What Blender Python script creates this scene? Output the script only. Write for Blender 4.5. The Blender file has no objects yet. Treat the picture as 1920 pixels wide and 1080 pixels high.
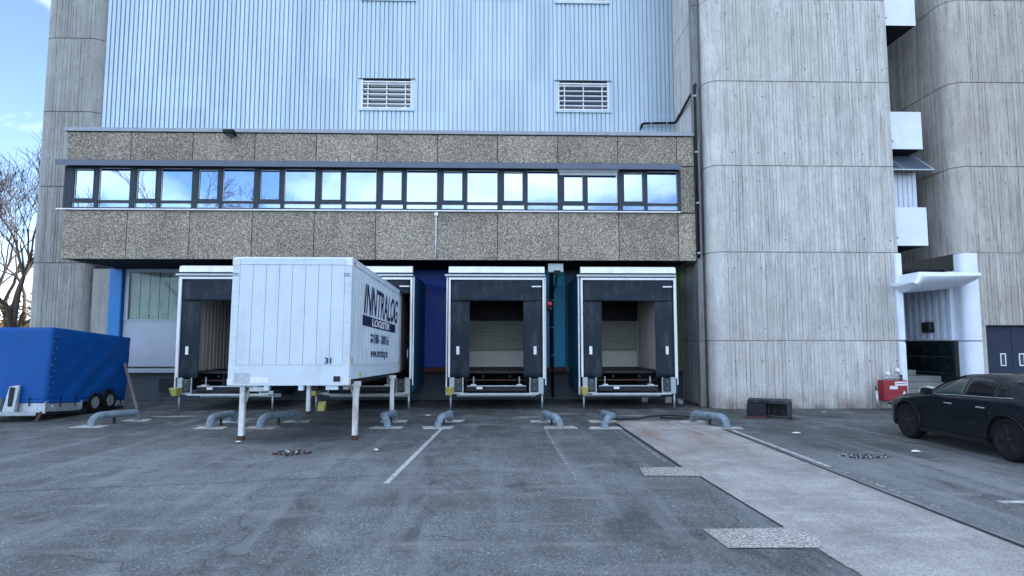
import bpy, bmesh, math, random
from mathutils import Vector, Matrix
R = math.radians
random.seed(7)
scene = bpy.context.scene
COL = scene.collection

# ------------------------------------------------------------------ camera
cam_d = bpy.data.cameras.new('camera')
cam = bpy.data.objects.new('camera', cam_d); COL.objects.link(cam)
cam.location = (0, 0, 2.1)
cam.rotation_euler = (R(90 + 4.9), 0, R(-1.5))
cam_d.sensor_width = 36.0
cam_d.lens = 36.0 * 1170 / 1920
cam_d.clip_start = 0.05; cam_d.clip_end = 3000
scene.camera = cam

# ------------------------------------------------------------------ sky and sun
SUN_EL, SUN_AZ = 24.0, 54.0        # azimuth measured from +Y towards +X
world = bpy.data.worlds.new('World'); scene.world = world
world.use_nodes = True
wn, wl = world.node_tree.nodes, world.node_tree.links
wn.clear()
wout = wn.new('ShaderNodeOutputWorld'); bg = wn.new('ShaderNodeBackground')
sky = wn.new('ShaderNodeTexSky'); sky.sky_type = 'NISHITA'; sky.sun_disc = False
sky.sun_elevation = R(SUN_EL); sky.sun_rotation = R(SUN_AZ)
sky.altitude = 100; sky.air_density = 0.55; sky.dust_density = 0.1; sky.ozone_density = 1.0
tc = wn.new('ShaderNodeTexCoord'); mp = wn.new('ShaderNodeMapping')
mp.inputs['Scale'].default_value = (1.0, 1.0, 3.2); mp.inputs['Location'].default_value = (5.03, -9.14, 0.4)
ns = wn.new('ShaderNodeTexNoise'); ns.inputs['Scale'].default_value = 2.3; ns.inputs['Detail'].default_value = 9
ns.inputs['Roughness'].default_value = 0.55; ns.inputs['Distortion'].default_value = 0.35
cr = wn.new('ShaderNodeValToRGB')
cr.color_ramp.elements[0].position = 0.42; cr.color_ramp.elements[0].color = (0, 0, 0, 1)
cr.color_ramp.elements[1].position = 0.68; cr.color_ramp.elements[1].color = (.9, .9, .9, 1)
mx = wn.new('ShaderNodeMix'); mx.data_type = 'RGBA'
CLOUD = (7.6, 8.3, 9.4, 1)
mx.inputs['B'].default_value = CLOUD
wl.new(tc.outputs['Generated'], mp.inputs['Vector']); wl.new(mp.outputs[0], ns.inputs['Vector'])
wl.new(ns.outputs['Fac'], cr.inputs[0]); wl.new(cr.outputs[0], mx.inputs['Factor'])
wl.new(sky.outputs[0], mx.inputs['A']); wl.new(mx.outputs['Result'], bg.inputs['Color'])
bg.inputs['Strength'].default_value = 0.10
wl.new(bg.outputs[0], wout.inputs[0])

sun_d = bpy.data.lights.new('sun', 'SUN'); sun_d.energy = 3.0; sun_d.angle = R(0.5); sun_d.color = (1.0, .92, .80)
sun = bpy.data.objects.new('sun', sun_d); COL.objects.link(sun)
d = Vector((math.sin(R(SUN_AZ)) * math.cos(R(SUN_EL)), math.cos(R(SUN_AZ)) * math.cos(R(SUN_EL)), math.sin(R(SUN_EL))))
sun.rotation_euler = d.to_track_quat('Z', 'Y').to_euler()
scene.view_settings.view_transform = 'Standard'; scene.view_settings.look = 'None'
scene.view_settings.gamma = 1.0; scene.view_settings.use_curve_mapping = False
scene.view_settings.exposure = 2.3
scene.render.engine = 'CYCLES'
scene.cycles.use_denoising = True
scene.cycles.max_bounces = 6; scene.cycles.diffuse_bounces = 3; scene.cycles.glossy_bounces = 3
scene.cycles.transparent_max_bounces = 6

# ------------------------------------------------------------------ materials
class NT:
    def __init__(s, name):
        s.m = bpy.data.materials.new(name); s.m.use_nodes = True
        s.t = s.m.node_tree; s.n = s.t.nodes; s.l = s.t.links
        s.b = s.n['Principled BSDF']
    def add(s, typ, **kw):
        nd = s.n.new(typ)
        for k, v in kw.items(): setattr(nd, k, v)
        return nd
    def coord(s, world=True, scale=(1, 1, 1)):
        if world: c = s.add('ShaderNodeNewGeometry').outputs['Position']
        else: c = s.add('ShaderNodeTexCoord').outputs['Object']
        m = s.add('ShaderNodeMapping'); m.inputs['Scale'].default_value = scale
        s.l.new(c, m.inputs['Vector']); return m.outputs[0]
    def noise(s, vec, scale, detail=4, rough=.55, dist=0.0):
        n = s.add('ShaderNodeTexNoise'); n.inputs['Scale'].default_value = scale
        n.inputs['Detail'].default_value = detail; n.inputs['Roughness'].default_value = rough
        n.inputs['Distortion'].default_value = dist
        s.l.new(vec, n.inputs['Vector']); return n.outputs['Fac']
    def voro(s, vec, scale, feature='F1', out='Distance'):
        n = s.add('ShaderNodeTexVoronoi'); n.feature = feature; n.inputs['Scale'].default_value = scale
        s.l.new(vec, n.inputs['Vector']); return n.outputs[out]
    def ramp(s, fac, stops):
        r = s.add('ShaderNodeValToRGB'); e = r.color_ramp.elements
        while len(e) < len(stops): e.new(.5)
        for el, (p, c) in zip(e, stops):
            el.position = p
            el.color = (c, c, c, 1) if not isinstance(c, (tuple, list)) else (*c[:3], 1)
        s.l.new(fac, r.inputs[0]); return r.outputs[0]
    def mix(s, fac, a, b, mode='MIX'):
        m = s.add('ShaderNodeMix'); m.data_type = 'RGBA'; m.blend_type = mode
        for key, v in (('Factor', fac), ('A', a), ('B', b)):
            if isinstance(v, (int, float)): m.inputs[key].default_value = v
            elif isinstance(v, (tuple, list)): m.inputs[key].default_value = (*v[:3], 1)
            else: s.l.new(v, m.inputs[key])
        return m.outputs['Result']
    def math(s, op, a, b=0.0, c=0.0):
        m = s.add('ShaderNodeMath'); m.operation = op
        for i, v in enumerate((a, b, c)):
            if isinstance(v, (int, float)): m.inputs[i].default_value = v
            else: s.l.new(v, m.inputs[i])
        return m.outputs[0]
    def set(s, key, v):
        if isinstance(v, (int, float)): s.b.inputs[key].default_value = v
        elif isinstance(v, (tuple, list)): s.b.inputs[key].default_value = (*v[:3], 1)
        else: s.l.new(v, s.b.inputs[key])
    def bump(s, h, strength, dist=0.01):
        b = s.add('ShaderNodeBump'); b.inputs['Strength'].default_value = strength; b.inputs['Distance'].default_value = dist
        s.l.new(h, b.inputs['Height']); s.l.new(b.outputs[0], s.b.inputs['Normal'])
    def sep(s, vec):
        x = s.add('ShaderNodeSeparateXYZ'); s.l.new(vec, x.inputs[0]); return x.outputs

def simple(name, col, rough=.6, metal=0.0, var=.25, nscale=3.0, bump=.15, fine=40, dirt=None, world=True, spec=None, stretch=(1, 1, 1)):
    t = NT(name); v = t.coord(world, stretch)
    n1 = t.noise(v, nscale, 6, .6); n2 = t.noise(v, fine, 3, .6)
    k = t.ramp(n1, [(.3, 1 - var), (.7, 1 + var * .6)])
    c = t.mix(1.0, col, k, 'MULTIPLY')
    k2 = t.ramp(n2, [(.35, 1 - var * .35), (.65, 1 + var * .2)])
    c = t.mix(1.0, c, k2, 'MULTIPLY')
    if dirt:
        dn = t.noise(t.coord(world, (1.6, 1.6, .5)), 1.7, 8, .65)
        c = t.mix(t.ramp(dn, [(.5, 0.0), (.72, dirt[1])]), c, dirt[0])
    t.set('Base Color', c); t.set('Metallic', metal)
    t.set('Roughness', t.ramp(n1, [(.3, max(rough - .08, .02)), (.7, min(rough + .1, 1.0))]))
    if spec is None and max(col) < .07: spec = .2
    if spec is not None: t.set('Specular IOR Level', spec)
    if bump: t.bump(n2, bump, .004)
    return t.m

def concrete(name, base, tint, streak=.5):
    t = NT(name); p = t.coord(True)
    vs = t.coord(True, (1, 1, .07))
    s1 = t.noise(vs, 9, 8, .7); s2 = t.noise(vs, 26, 4, .6)
    blot = t.noise(t.coord(True, (1, 1, .6)), .8, 7, .62, .6)
    fine = t.noise(p, 60, 4, .65)
    c = t.mix(t.ramp(s1, [(.30, 0), (.50, 1)]), tuple(x * (1 - streak) for x in base), base)
    c = t.mix(1.0, c, t.ramp(t.noise(t.coord(True, (1, 1, .5)), 2.6, 8, .7, .4), [(.32, .80), (.6, 1.05)]), 'MULTIPLY')
    c = t.mix(t.ramp(s2, [(.30, .45), (.42, 0)]), c, tuple(x * .38 for x in base))
    c = t.mix(t.ramp(blot, [(.42, 0), (.66, .55)]), c, tint)
    # thin dark run-offs
    drip = t.noise(t.coord(True, (1, 1, .12)), 34, 3, .6)
    c = t.mix(t.ramp(drip, [(.61, 0), (.68, .62)]), c, tuple(x * .28 for x in base))
    c = t.mix(1.0, c, t.ramp(fine, [(.3, .82), (.7, 1.1)]), 'MULTIPLY')
    at_ = t.add('ShaderNodeAttribute'); at_.attribute_name = 'board'
    c = t.mix(t.math('MULTIPLY', at_.outputs['Fac'], 1.0), tuple(x * .0 for x in base), c)
    c = t.mix(t.ramp(t.noise(t.coord(True, (1, 1, .22)), 13, 6, .75), [(.62, 0), (.72, .5)]), c, tuple(x * .42 for x in base))
    # pits
    pit = t.voro(t.coord(True, (1, 1, .8)), 5.5)
    c = t.mix(t.ramp(pit, [(.035, .8), (.06, 0)]), c, tuple(x * .3 for x in base))
    # splash dirt with rust near the ground
    z = t.sep(p)[2]
    low = t.math('MULTIPLY', t.ramp(t.math('DIVIDE', z, 1.0), [(0.05, .8), (.6, 0)]), t.ramp(t.noise(p, 2.2, 6), [(.35, .3), (.65, 1)]))
    c = t.mix(low, c, (.15, .11, .085))
    t.set('Base Color', c); t.set('Roughness', .9)
    h = t.math('ADD', t.math('MULTIPLY', s2, 1.2), fine)
    t.bump(h, .5, .006)
    return t.m

def aggregate(name, grey=False):
    t = NT(name); p = t.coord(True)
    oi = t.add('ShaderNodeObjectInfo').outputs['Random']
    v = t.voro(p, 34, 'F1', 'Color'); bw = t.add('ShaderNodeRGBToBW'); t.l.new(v, bw.inputs[0])
    ds = t.voro(p, 34, 'F1', 'Distance')
    big = t.noise(p, .7, 5)
    c = t.ramp(bw.outputs[0], [(.1, (.12, .10, .08)), (.35, (.31, .268, .205)), (.55, (.42, .362, .28)), (.78, (.51, .45, .355)), (.93, (.68, .645, .57))])
    if grey:
        gb_ = t.add('ShaderNodeRGBToBW'); t.l.new(c, gb_.inputs[0]); c = t.mix(.45, t.mix(.75, c, gb_.outputs[0]), (.42, .43, .42))
    c = t.mix(t.ramp(ds, [(.42, 0), (.66, .7)]), c, (.10, .09, .078))
    c = t.mix(1.0, c, t.ramp(big, [(.3, .8), (.7, 1.15)]), 'MULTIPLY')
    c = t.mix(1.0, c, t.ramp(oi, [(0, .88), (1, 1.1)]), 'MULTIPLY')
    st = t.noise(t.coord(True, (1, 1, .08)), 7, 5)
    c = t.mix(t.ramp(st, [(.60, 0), (.74, .45)]), c, (.06, .055, .05))
    t.set('Base Color', c); t.set('Roughness', .85)
    t.bump(t.math('SUBTRACT', 1.0, ds), .9, .012)
    return t.m

def cladding(name):
    t = NT(name); p = t.coord(True)
    oi = t.add('ShaderNodeObjectInfo').outputs['Random']
    n = t.noise(t.coord(True, (1, 1, .05)), 5, 5); b = t.noise(p, .35, 4)
    c = t.mix(t.ramp(n, [(.35, 0), (.7, 1)]), (.36, .46, .555), (.48, .585, .675))
    c = t.mix(t.ramp(b, [(.35, 0), (.65, .5)]), c, (.45, .56, .60))
    c = t.mix(1.0, c, t.ramp(oi, [(0, .93), (1, 1.05)]), 'MULTIPLY')
    st = t.noise(t.coord(True, (1, 1, .03)), 22, 3)
    c = t.mix(t.ramp(st, [(.62, 0), (.72, .35)]), c, (.22, .27, .33))
    t.set('Base Color', c); t.set('Metallic', .35); t.set('Roughness', .42)
    t.bump(t.noise(p, 3, 2), .15, .01)
    return t.m

def asphalt(name):
    t = NT(name); p = t.coord(True)
    x, y, z = t.sep(p)
    big = t.noise(p, .28, 7, .6, .5); mid = t.noise(p, 1.9, 7, .65, .3); gr = t.noise(p, 75, 3, .7)
    stn = t.voro(p, 62, 'F1', 'Color'); bw = t.add('ShaderNodeRGBToBW'); t.l.new(stn, bw.inputs[0])
    c = t.ramp(bw.outputs[0], [(.12, .075), (.5, .130), (.8, .175), (.96, .36)])
    c = t.mix(1.0, c, (.89, 1.0, 1.03), 'MULTIPLY')
    c = t.mix(1.0, c, t.ramp(big, [(.32, .62), (.68, 1.35)]), 'MULTIPLY')
    c = t.mix(1.0, c, t.ramp(mid, [(.3, .74), (.7, 1.24)]), 'MULTIPLY')
    c = t.mix(1.0, c, t.ramp(gr, [(.3, .75), (.7, 1.25)]), 'MULTIPLY')
    oil = t.noise(t.coord(True, (1, .6, 1)), .75, 8, .72, 1.2)
    c = t.mix(t.ramp(oil, [(.54, 0), (.66, .62)]), c, (.035, .037, .037))
    # pale tyre wear tracks in front of the docks
    vx = t.coord(True, (1, .09, 1)); tr = t.noise(vx, 1.7, 4, .6, .4)
    c = t.mix(t.ramp(tr, [(.50, 0), (.66, .5)]), c, (.22, .235, .25))
    dust = t.noise(t.coord(True, (.5, 2.6, 1)), .9, 7, .65)
    c = t.mix(t.ramp(dust, [(.54, 0), (.70, .5)]), c, (.25, .255, .255))
    # worn, oily and mossy belt at the docks; its darkening also paints shade
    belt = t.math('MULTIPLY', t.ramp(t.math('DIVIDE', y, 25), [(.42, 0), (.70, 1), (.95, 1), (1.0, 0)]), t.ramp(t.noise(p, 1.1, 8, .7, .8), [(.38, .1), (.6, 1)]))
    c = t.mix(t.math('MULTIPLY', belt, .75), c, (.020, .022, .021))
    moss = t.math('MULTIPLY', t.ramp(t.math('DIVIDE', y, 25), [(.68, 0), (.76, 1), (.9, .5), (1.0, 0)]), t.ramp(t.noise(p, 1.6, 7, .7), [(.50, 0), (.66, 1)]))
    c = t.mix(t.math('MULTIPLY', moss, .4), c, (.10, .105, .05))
    # cracks
    wv = t.add('ShaderNodeMapping'); t.l.new(p, wv.inputs[0])
    dn = t.add('ShaderNodeTexNoise'); dn.inputs['Scale'].default_value = 1.3; dn.inputs['Detail'].default_value = 6
    t.l.new(p, dn.inputs['Vector'])
    vm = t.add('ShaderNodeVectorMath'); vm.operation = 'MULTIPLY_ADD'; vm.inputs[1].default_value = (1.1, 1.1, 0)
    t.l.new(dn.outputs['Color'], vm.inputs[0]); t.l.new(p, vm.inputs[2])
    ed = t.voro(vm.outputs[0], .23, 'DISTANCE_TO_EDGE')
    crk = t.math('MULTIPLY', t.ramp(ed, [(.0015, 1), (.005, 0)]), t.ramp(t.noise(p, .5, 3), [(.48, 0), (.56, 1)]))
    c = t.mix(t.math('MULTIPLY', crk, .5), c, (.02, .02, .02))
    # dark spots
    sp = t.noise(p, 3.3, 5, .7); c = t.mix(t.ramp(sp, [(.68, 0), (.76, .55)]), c, (.03, .03, .032))
    t.set('Base Color', c); t.set('Roughness', t.ramp(mid, [(.3, .72), (.7, .93)])); t.set('Specular IOR Level', .35)
    h = t.math('ADD', bw.outputs[0], t.math('MULTIPLY', gr, .7)); h = t.math('SUBTRACT', h, t.math('MULTIPLY', crk, 2.0))
    t.bump(h, .75, .008)
    return t.m

def slab_mat(name, base, warm=True):
    t = NT(name); p = t.coord(True); x, y, z = t.sep(p)
    a = t.noise(p, .8, 8, .65, .5); f = t.noise(p, 60, 3, .7)
    ln = t.noise(t.coord(True, (1, .22, 1)), 2.1, 7, .65, .4)
    c = t.mix(t.ramp(a, [(.35, 0), (.65, 1)]), tuple(v * .62 for v in base), base)
    c = t.mix(t.ramp(ln, [(.5, 0), (.68, .5)]), c, tuple(v * .5 for v in base))
    c = t.mix(t.ramp(t.noise(t.coord(True, (.7, 2.5, 1)), 1.3, 6), [(.55, 0), (.7, .4)]), c, (.48, .50, .52))
    if warm:
        rust = t.math('MULTIPLY', t.ramp(t.math('DIVIDE', y, 20), [(.5, 0), (.72, 1)]), t.ramp(t.noise(t.coord(True, (1, .3, 1)), 1.6, 6), [(.44, 0), (.62, .5)]))
        c = t.mix(rust, c, (.22, .135, .07))
    sp = t.voro(p, 60, 'F1', 'Color'); bw = t.add('ShaderNodeRGBToBW'); t.l.new(sp, bw.inputs[0])
    c = t.mix(1.0, c, t.ramp(bw.outputs[0], [(.1, .7), (.9, 1.2)]), 'MULTIPLY')
    t.set('Base Color', c); t.set('Roughness', .88); t.bump(t.math('ADD', f, bw.outputs[0]), .5, .005)
    return t.m

def paint_line(name, wear=.5):
    t = NT(name); p = t.coord(True)
    n = t.noise(p, 9, 8, .75); f = t.noise(p, 90, 2)
    c = t.mix(t.ramp(n, [(wear - .08, 1), (wear + .12, 0)]), (.50, .52, .53), (.12, .125, .13))
    c = t.mix(1.0, c, t.ramp(f, [(.3, .75), (.7, 1.1)]), 'MULTIPLY')
    t.set('Base Color', c); t.set('Roughness', .85); t.bump(f, .4, .004)
    return t.m

def glossy(name, col, rough=.05, metal=1.0, wob=.02):
    t = NT(name); v = t.coord(True)
    t.set('Base Color', t.mix(t.ramp(t.noise(v, 1.5, 4), [(.4, 0), (.7, 1)]), col, tuple(x * .9 for x in col)))
    t.set('Metallic', metal); t.set('Roughness', rough)
    t.bump(t.noise(v, 1.2, 1), wob, .05)
    return t.m

def carpaint(name, col):
    t = NT(name); v = t.coord(False)
    t.set('Base Color', t.mix(t.ramp(t.noise(v, 2.5, 7), [(.5, 0), (.75, .35)]), col, (.012, .014, .016)))
    t.set('Metallic', 0); t.set('Roughness', .5); t.set('Specular IOR Level', .15); t.set('Coat Weight', .55); t.set('Coat Roughness', .04)
    return t.m

M = {}
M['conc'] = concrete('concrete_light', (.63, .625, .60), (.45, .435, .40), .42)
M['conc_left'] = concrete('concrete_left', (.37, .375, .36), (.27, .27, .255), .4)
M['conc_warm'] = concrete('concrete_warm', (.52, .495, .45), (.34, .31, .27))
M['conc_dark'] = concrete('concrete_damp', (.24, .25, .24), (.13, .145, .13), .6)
M['agg'] = aggregate('exposed_aggregate')
M['clad'] = cladding('cladding_metal')
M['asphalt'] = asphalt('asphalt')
M['slab'] = slab_mat('concrete_slab', (.37, .37, .36))
M['patch'] = aggregate('rough_patch', True)
M['pad'] = slab_mat('pad_concrete', (.50, .51, .50), False)
M['line'] = paint_line('line_paint', .42)
M['line_worn'] = paint_line('worn_line_paint', .56)
M['frame'] = simple('window_frame_grey', (.034, .048, .064), .45, var=.12, bump=.05)
M['metal_trim'] = simple('trim_metal', (.10, .12, .165), .45, .3, var=.15, bump=.05)
M['coping'] = simple('coping_zinc', (.28, .31, .35), .5, .4, var=.2, stretch=(1, 1, .3))
M['sill'] = simple('sill_white', (.78, .80, .82), .5, var=.12)
M['glass'] = glossy('coated_glass', (.29, .385, .51), .015, 1.0, .03)
M['dark_glass'] = glossy('dark_glass', (.10, .12, .13), .05, .6, .02)
M['white'] = simple('white_paint', (.78, .80, .82), .45, var=.1, dirt=((.35, .32, .28), .35), world=False)
M['white_metal'] = simple('white_enamel', (.70, .76, .86), .4, var=.08, nscale=1.2, bump=.03, dirt=((.45, .46, .48), .3))
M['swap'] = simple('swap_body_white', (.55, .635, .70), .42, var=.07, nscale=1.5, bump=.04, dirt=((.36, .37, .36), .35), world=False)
M['swap_leg'] = simple('leg_white_rusting', (.70, .72, .72), .5, var=.15, nscale=6, dirt=((.22, .10, .05), .8), world=False)
M['rust'] = simple('rust', (.085, .042, .026), .9, var=.5, nscale=14, bump=.5, world=False)
M['steel_dark'] = simple('dark_steel', (.035, .036, .040), .6, .3, var=.4, nscale=8, world=False)
M['black'] = simple('black_plastic', (.012, .013, .015), .5, var=.3, bump=.1, world=False)
M['curtain'] = simple('shelter_curtain', (.015, .026, .038), .6, var=.3, nscale=2.2, bump=.3, fine=120, world=False, dirt=((.09, .10, .11), .5))
M['galv'] = simple('galvanised', (.42, .47, .50), .45, .5, var=.25, nscale=9, world=False)
M['yellow'] = simple('yellow_paint', (.50, .45, .13), .6, var=.25, nscale=9, world=False, dirt=((.12, .10, .06), .5))
M['door_dark'] = simple('dock_door_dark', (.30, .31, .27), .6, var=.3, world=False, stretch=(.3, 1, 6))  # darker tone for the upper door sections
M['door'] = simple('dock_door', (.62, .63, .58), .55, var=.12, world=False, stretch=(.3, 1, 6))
M['liner'] = simple('liner_beige', (.40, .375, .335), .6, var=.2, world=False, stretch=(3, 3, .4))
M['under'] = simple('soffit_dark', (.018, .021, .026), .8, var=.3)
M['blue_deep'] = simple('panel_blue_deep', (.001, .055, .45), .5, var=.15, bump=.05)
M['blue_teal'] = simple('panel_teal', (.010, .40, .70), .5, var=.15, bump=.05, dirt=((.01, .07, .12), .5))
M['teal_dark'] = simple('panel_teal_dark', (.006, .085, .16), .5, var=.15, bump=.05)
M['blue_bright'] = simple('panel_blue_bright', (.01, .19, .52), .5, var=.1, bump=.05)
M['green'] = simple('panel_green', (.10, .22, .04), .5, var=.15, bump=.05)
M['plinth'] = simple('plinth_paint', (.055, .072, .095), .7, var=.25, dirt=((.05, .055, .05), .6))
M['panel_grey'] = simple('panel_pale', (.40, .45, .54), .5, var=.08, bump=.04)
M['redbrown'] = simple('bumper_red', (.085, .030, .024), .7, var=.4, nscale=6)
M['blind'] = simple('green_blind', (.30, .40, .38), .6, var=.2, nscale=4, stretch=(1, 1, .3))
M['pipe'] = simple('guard_pipe_paint', (.20, .275, .335), .5, .1, var=.45, nscale=7, world=False, dirt=((.20, .16, .12), .35))
M['tarp'] = simple('tarp_blue', (.002, .075, .29), .5, spec=.2, var=.15, nscale=1.4, bump=.2, fine=150, world=False)
M['tyre'] = simple('tyre_rubber', (.008, .008, .009), .85, var=.3, world=False)
M['rim'] = simple('rim_silver', (.50, .52, .54), .35, .7, var=.2, world=False)
M['rim_dark'] = simple('rim_dark', (.03, .03, .032), .3, .3, var=.2, world=False)
M['wood'] = simple('old_wood', (.20, .165, .14), .85, var=.4, nscale=6, stretch=(4, 4, .5), world=False)
M['car'] = carpaint('car_paint_navy', (.002, .005, .009))
M['car_glass'] = simple('car_glass', (.010, .012, .014), .06, var=.1, bump=0, world=False)
M['car_glass_lit'] = simple('car_glass_lit', (.035, .055, .050), .05, var=.3, nscale=2, bump=0, world=False, spec=.6)  # opaque; paler green base paints the light seen through the front windows
M['red'] = simple('red_enamel', (.26, .008, .018), .4, var=.12, world=False, bump=.04)
M['tail_red'] = simple('tail_lens_red', (.30, .01, .02), .2, var=.1, world=False, bump=0)
M['door_blue'] = simple('door_navy', (.022, .032, .065), .5, var=.15, bump=.04)
M['tile'] = simple('tile_dark_green', (.008, .020, .022), .25, var=.4, nscale=3, bump=.05)
M['ink'] = simple('ink_navy', (.010, .014, .055), .6, var=.1, world=False, bump=0)
M['box_black'] = simple('block_black', (.018, .020, .026), .55, var=.4, nscale=7, world=False, dirt=((.10, .10, .11), .6))
M['bark'] = simple('bark', (.060, .048, .038), .95, var=.4, nscale=5, bump=.6, stretch=(2, 2, .4))
M['twig'] = simple('twig_bark', (.085, .062, .048), .95, var=.3, bump=.2)
M['leaf_gold'] = simple('leaf_autumn', (.20, .125, .045), .8, var=.5, nscale=1.2, bump=0)
M['leaf_green'] = simple('leaf_evergreen', (.045, .060, .020), .8, var=.5, nscale=1.2, bump=0)
M['paper'] = simple('paper_white', (.75, .76, .76), .8, var=.15, world=False)
M['brick_red'] = simple('brick_red', (.20, .055, .035), .9, var=.4, nscale=10, world=False)
M['stone_step'] = simple('step_stone', (.22, .235, .225), .85, var=.2)
M['grass'] = simple('verge_ground', (.055, .065, .028), .95, var=.5, nscale=.6, bump=.5)

# ------------------------------------------------------------------ mesh helpers
def wpos(o):
    v = Vector((0, 0, 0))
    while o is not None:
        v += o.location; o = o.parent
    return v

class MB:
    def __init__(s): s.v = []; s.f = []; s.sm = []
    def add(s, vs, fs, smooth=False):
        k = len(s.v); s.v += [tuple(v) for v in vs]
        s.f += [tuple(i + k for i in f) for f in fs]; s.sm += [smooth] * len(fs); return s
    def box(s, x0, x1, y0, y1, z0, z1):
        vs = [(x, y, z) for z in (z0, z1) for y in (y0, y1) for x in (x0, x1)]
        return s.add(vs, [(0, 2, 3, 1), (4, 5, 7, 6), (0, 1, 5, 4), (2, 6, 7, 3), (0, 4, 6, 2), (1, 3, 7, 5)])
    def hexa(s, v8):
        return s.add(v8, [(0, 2, 3, 1), (4, 5, 7, 6), (0, 1, 5, 4), (2, 6, 7, 3), (0, 4, 6, 2), (1, 3, 7, 5)])
    def bar(s, a, b, w, h=None, up=(0, 0, 1)):
        a, b = Vector(a), Vector(b); h = h or w
        d_ = (b - a).normalized(); u = Vector(up)
        if abs(d_.dot(u)) > .98: u = Vector((0, 1, 0))
        sx = d_.cross(u).normalized() * w / 2; sz = d_.cross(sx).normalized() * h / 2
        vs = [p + i * sx + j * sz for p in (a, b) for j in (-1, 1) for i in (-1, 1)]
        return s.hexa(vs)
    def tube(s, pts, r, n=10, cap=True):
        pts = [Vector(p) for p in pts]
        rr = r if isinstance(r, (list, tuple)) else [r] * len(pts)
        k = len(s.v); prev = None
        for i, p in enumerate(pts):
            t = (pts[min(i + 1, len(pts) - 1)] - pts[max(i - 1, 0)]).normalized()
            if prev is None:
                a = Vector((0, 0, 1)) if abs(t.z) < .9 else Vector((1, 0, 0)); u = t.cross(a).normalized()
            else: u = (prev - t * prev.dot(t)).normalized()
            prev = u; w = t.cross(u)
            for j in range(n):
                an = 2 * math.pi * j / n; s.v.append(tuple(p + (u * math.cos(an) + w * math.sin(an)) * rr[i]))
        for i in range(len(pts) - 1):
            for j in range(n):
                a = k + i * n + j; b = k + i * n + (j + 1) % n
                s.f.append((a, b, b + n, a + n)); s.sm.append(True)
        if cap:
            s.f.append(tuple(k + j for j in range(n))[::-1]); s.sm.append(False)
            s.f.append(tuple(k + (len(pts) - 1) * n + j for j in range(n))); s.sm.append(False)
        return s
    def lathe(s, prof, c, axis='x', n=28):
        """prof: (offset along axis, radius)"""
        k = len(s.v)
        for (a, r) in prof:
            for j in range(n):
                an = 2 * math.pi * j / n; p, q = r * math.cos(an), r * math.sin(an)
                v = (a, p, q) if axis == 'x' else ((p, a, q) if axis == 'y' else (p, q, a))
                s.v.append((c[0] + v[0], c[1] + v[1], c[2] + v[2]))
        for i in range(len(prof) - 1):
            for j in range(n):
                a = k + i * n + j; b = k + i * n + (j + 1) % n
                s.f.append((a, b, b + n, a + n)); s.sm.append(True)
        s.f.append(tuple(k + j for j in range(n))); s.sm.append(False)
        s.f.append(tuple(k + (len(prof) - 1) * n + j for j in range(n))); s.sm.append(False)
        return s
    def prism(s, poly, z0, z1):
        n = len(poly)
        vs = [(x, y, z0) for x, y in poly] + [(x, y, z1) for x, y in poly]
        fs = [tuple(range(n))[::-1], tuple(range(n, 2 * n))] + [(i, (i + 1) % n, (i + 1) % n + n, i + n) for i in range(n)]
        return s.add(vs, fs)
    def extrude_yz(s, poly, x0, x1):
        n = len(poly)
        vs = [(x0, y, z) for y, z in poly] + [(x1, y, z) for y, z in poly]
        fs = [tuple(range(n)), tuple(range(n, 2 * n))[::-1]] + [(i, i + n, (i + 1) % n + n, (i + 1) % n) for i in range(n)]
        return s.add(vs, fs)
    def build(s, name, mat, parent=None, local=False, bev=0.0, fix=True):
        me = bpy.data.meshes.new(name)
        off = Vector((0, 0, 0)) if (local or parent is None) else wpos(parent)
        me.from_pydata([(v[0] - off.x, v[1] - off.y, v[2] - off.z) for v in s.v], [], s.f)
        for p, sm in zip(me.polygons, s.sm): p.use_smooth = sm
        me.materials.append(M[mat] if isinstance(mat, str) else mat)
        if fix:
            bm = bmesh.new(); bm.from_mesh(me); bmesh.ops.recalc_face_normals(bm, faces=bm.faces); bm.to_mesh(me); bm.free()
        o = bpy.data.objects.new(name, me); COL.objects.link(o)
        if parent is not None: o.parent = parent
        if bev:
            b = o.modifiers.new('bevel', 'BEVEL'); b.width = bev; b.segments = 2; b.limit_method = 'ANGLE'; b.angle_limit = R(40)
        return o

def tag(o, label=None, cat=None, group=None, kind=None):
    if label: o['label'] = label
    if cat: o['category'] = cat
    if group: o['group'] = group
    if kind: o['kind'] = kind
    return o
def thing(name, loc, label, cat, group=None, rot=(0, 0, 0)):
    o = bpy.data.objects.new(name, None); COL.objects.link(o); o.location = loc; o.rotation_euler = rot
    o.empty_display_size = .3
    return tag(o, label, cat, group)
def empty_part(name, parent, loc=(0, 0, 0)):
    o = bpy.data.objects.new(name, None); COL.objects.link(o); o.parent = parent; o.location = loc; return o
def copy_tree(o, parent=None):
    c = o.copy(); COL.objects.link(c); c.parent = parent
    for ch in list(o.children): copy_tree(ch, c)
    return c
def struct(o): return tag(o, kind='structure')
def cbox(name, mat, parent, *b, **k):
    o = box(name, mat, parent, *b, **k); a = o.data.attributes.new('board', 'FLOAT', 'POINT'); a.data.foreach_set('value', [.95] * len(o.data.vertices)); return o
def box(name, mat, parent, x0, x1, y0, y1, z0, z1, bev=0.0, local=False):
    return MB().box(x0, x1, y0, y1, z0, z1).build(name, mat, parent, local, bev)
def arc(p0, p1, p2, n=6):
    p0, p1, p2 = Vector(p0), Vector(p1), Vector(p2)
    return [p0 * (1 - t) ** 2 + p1 * 2 * t * (1 - t) + p2 * t * t for t in [i / n for i in range(n + 1)]]
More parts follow.
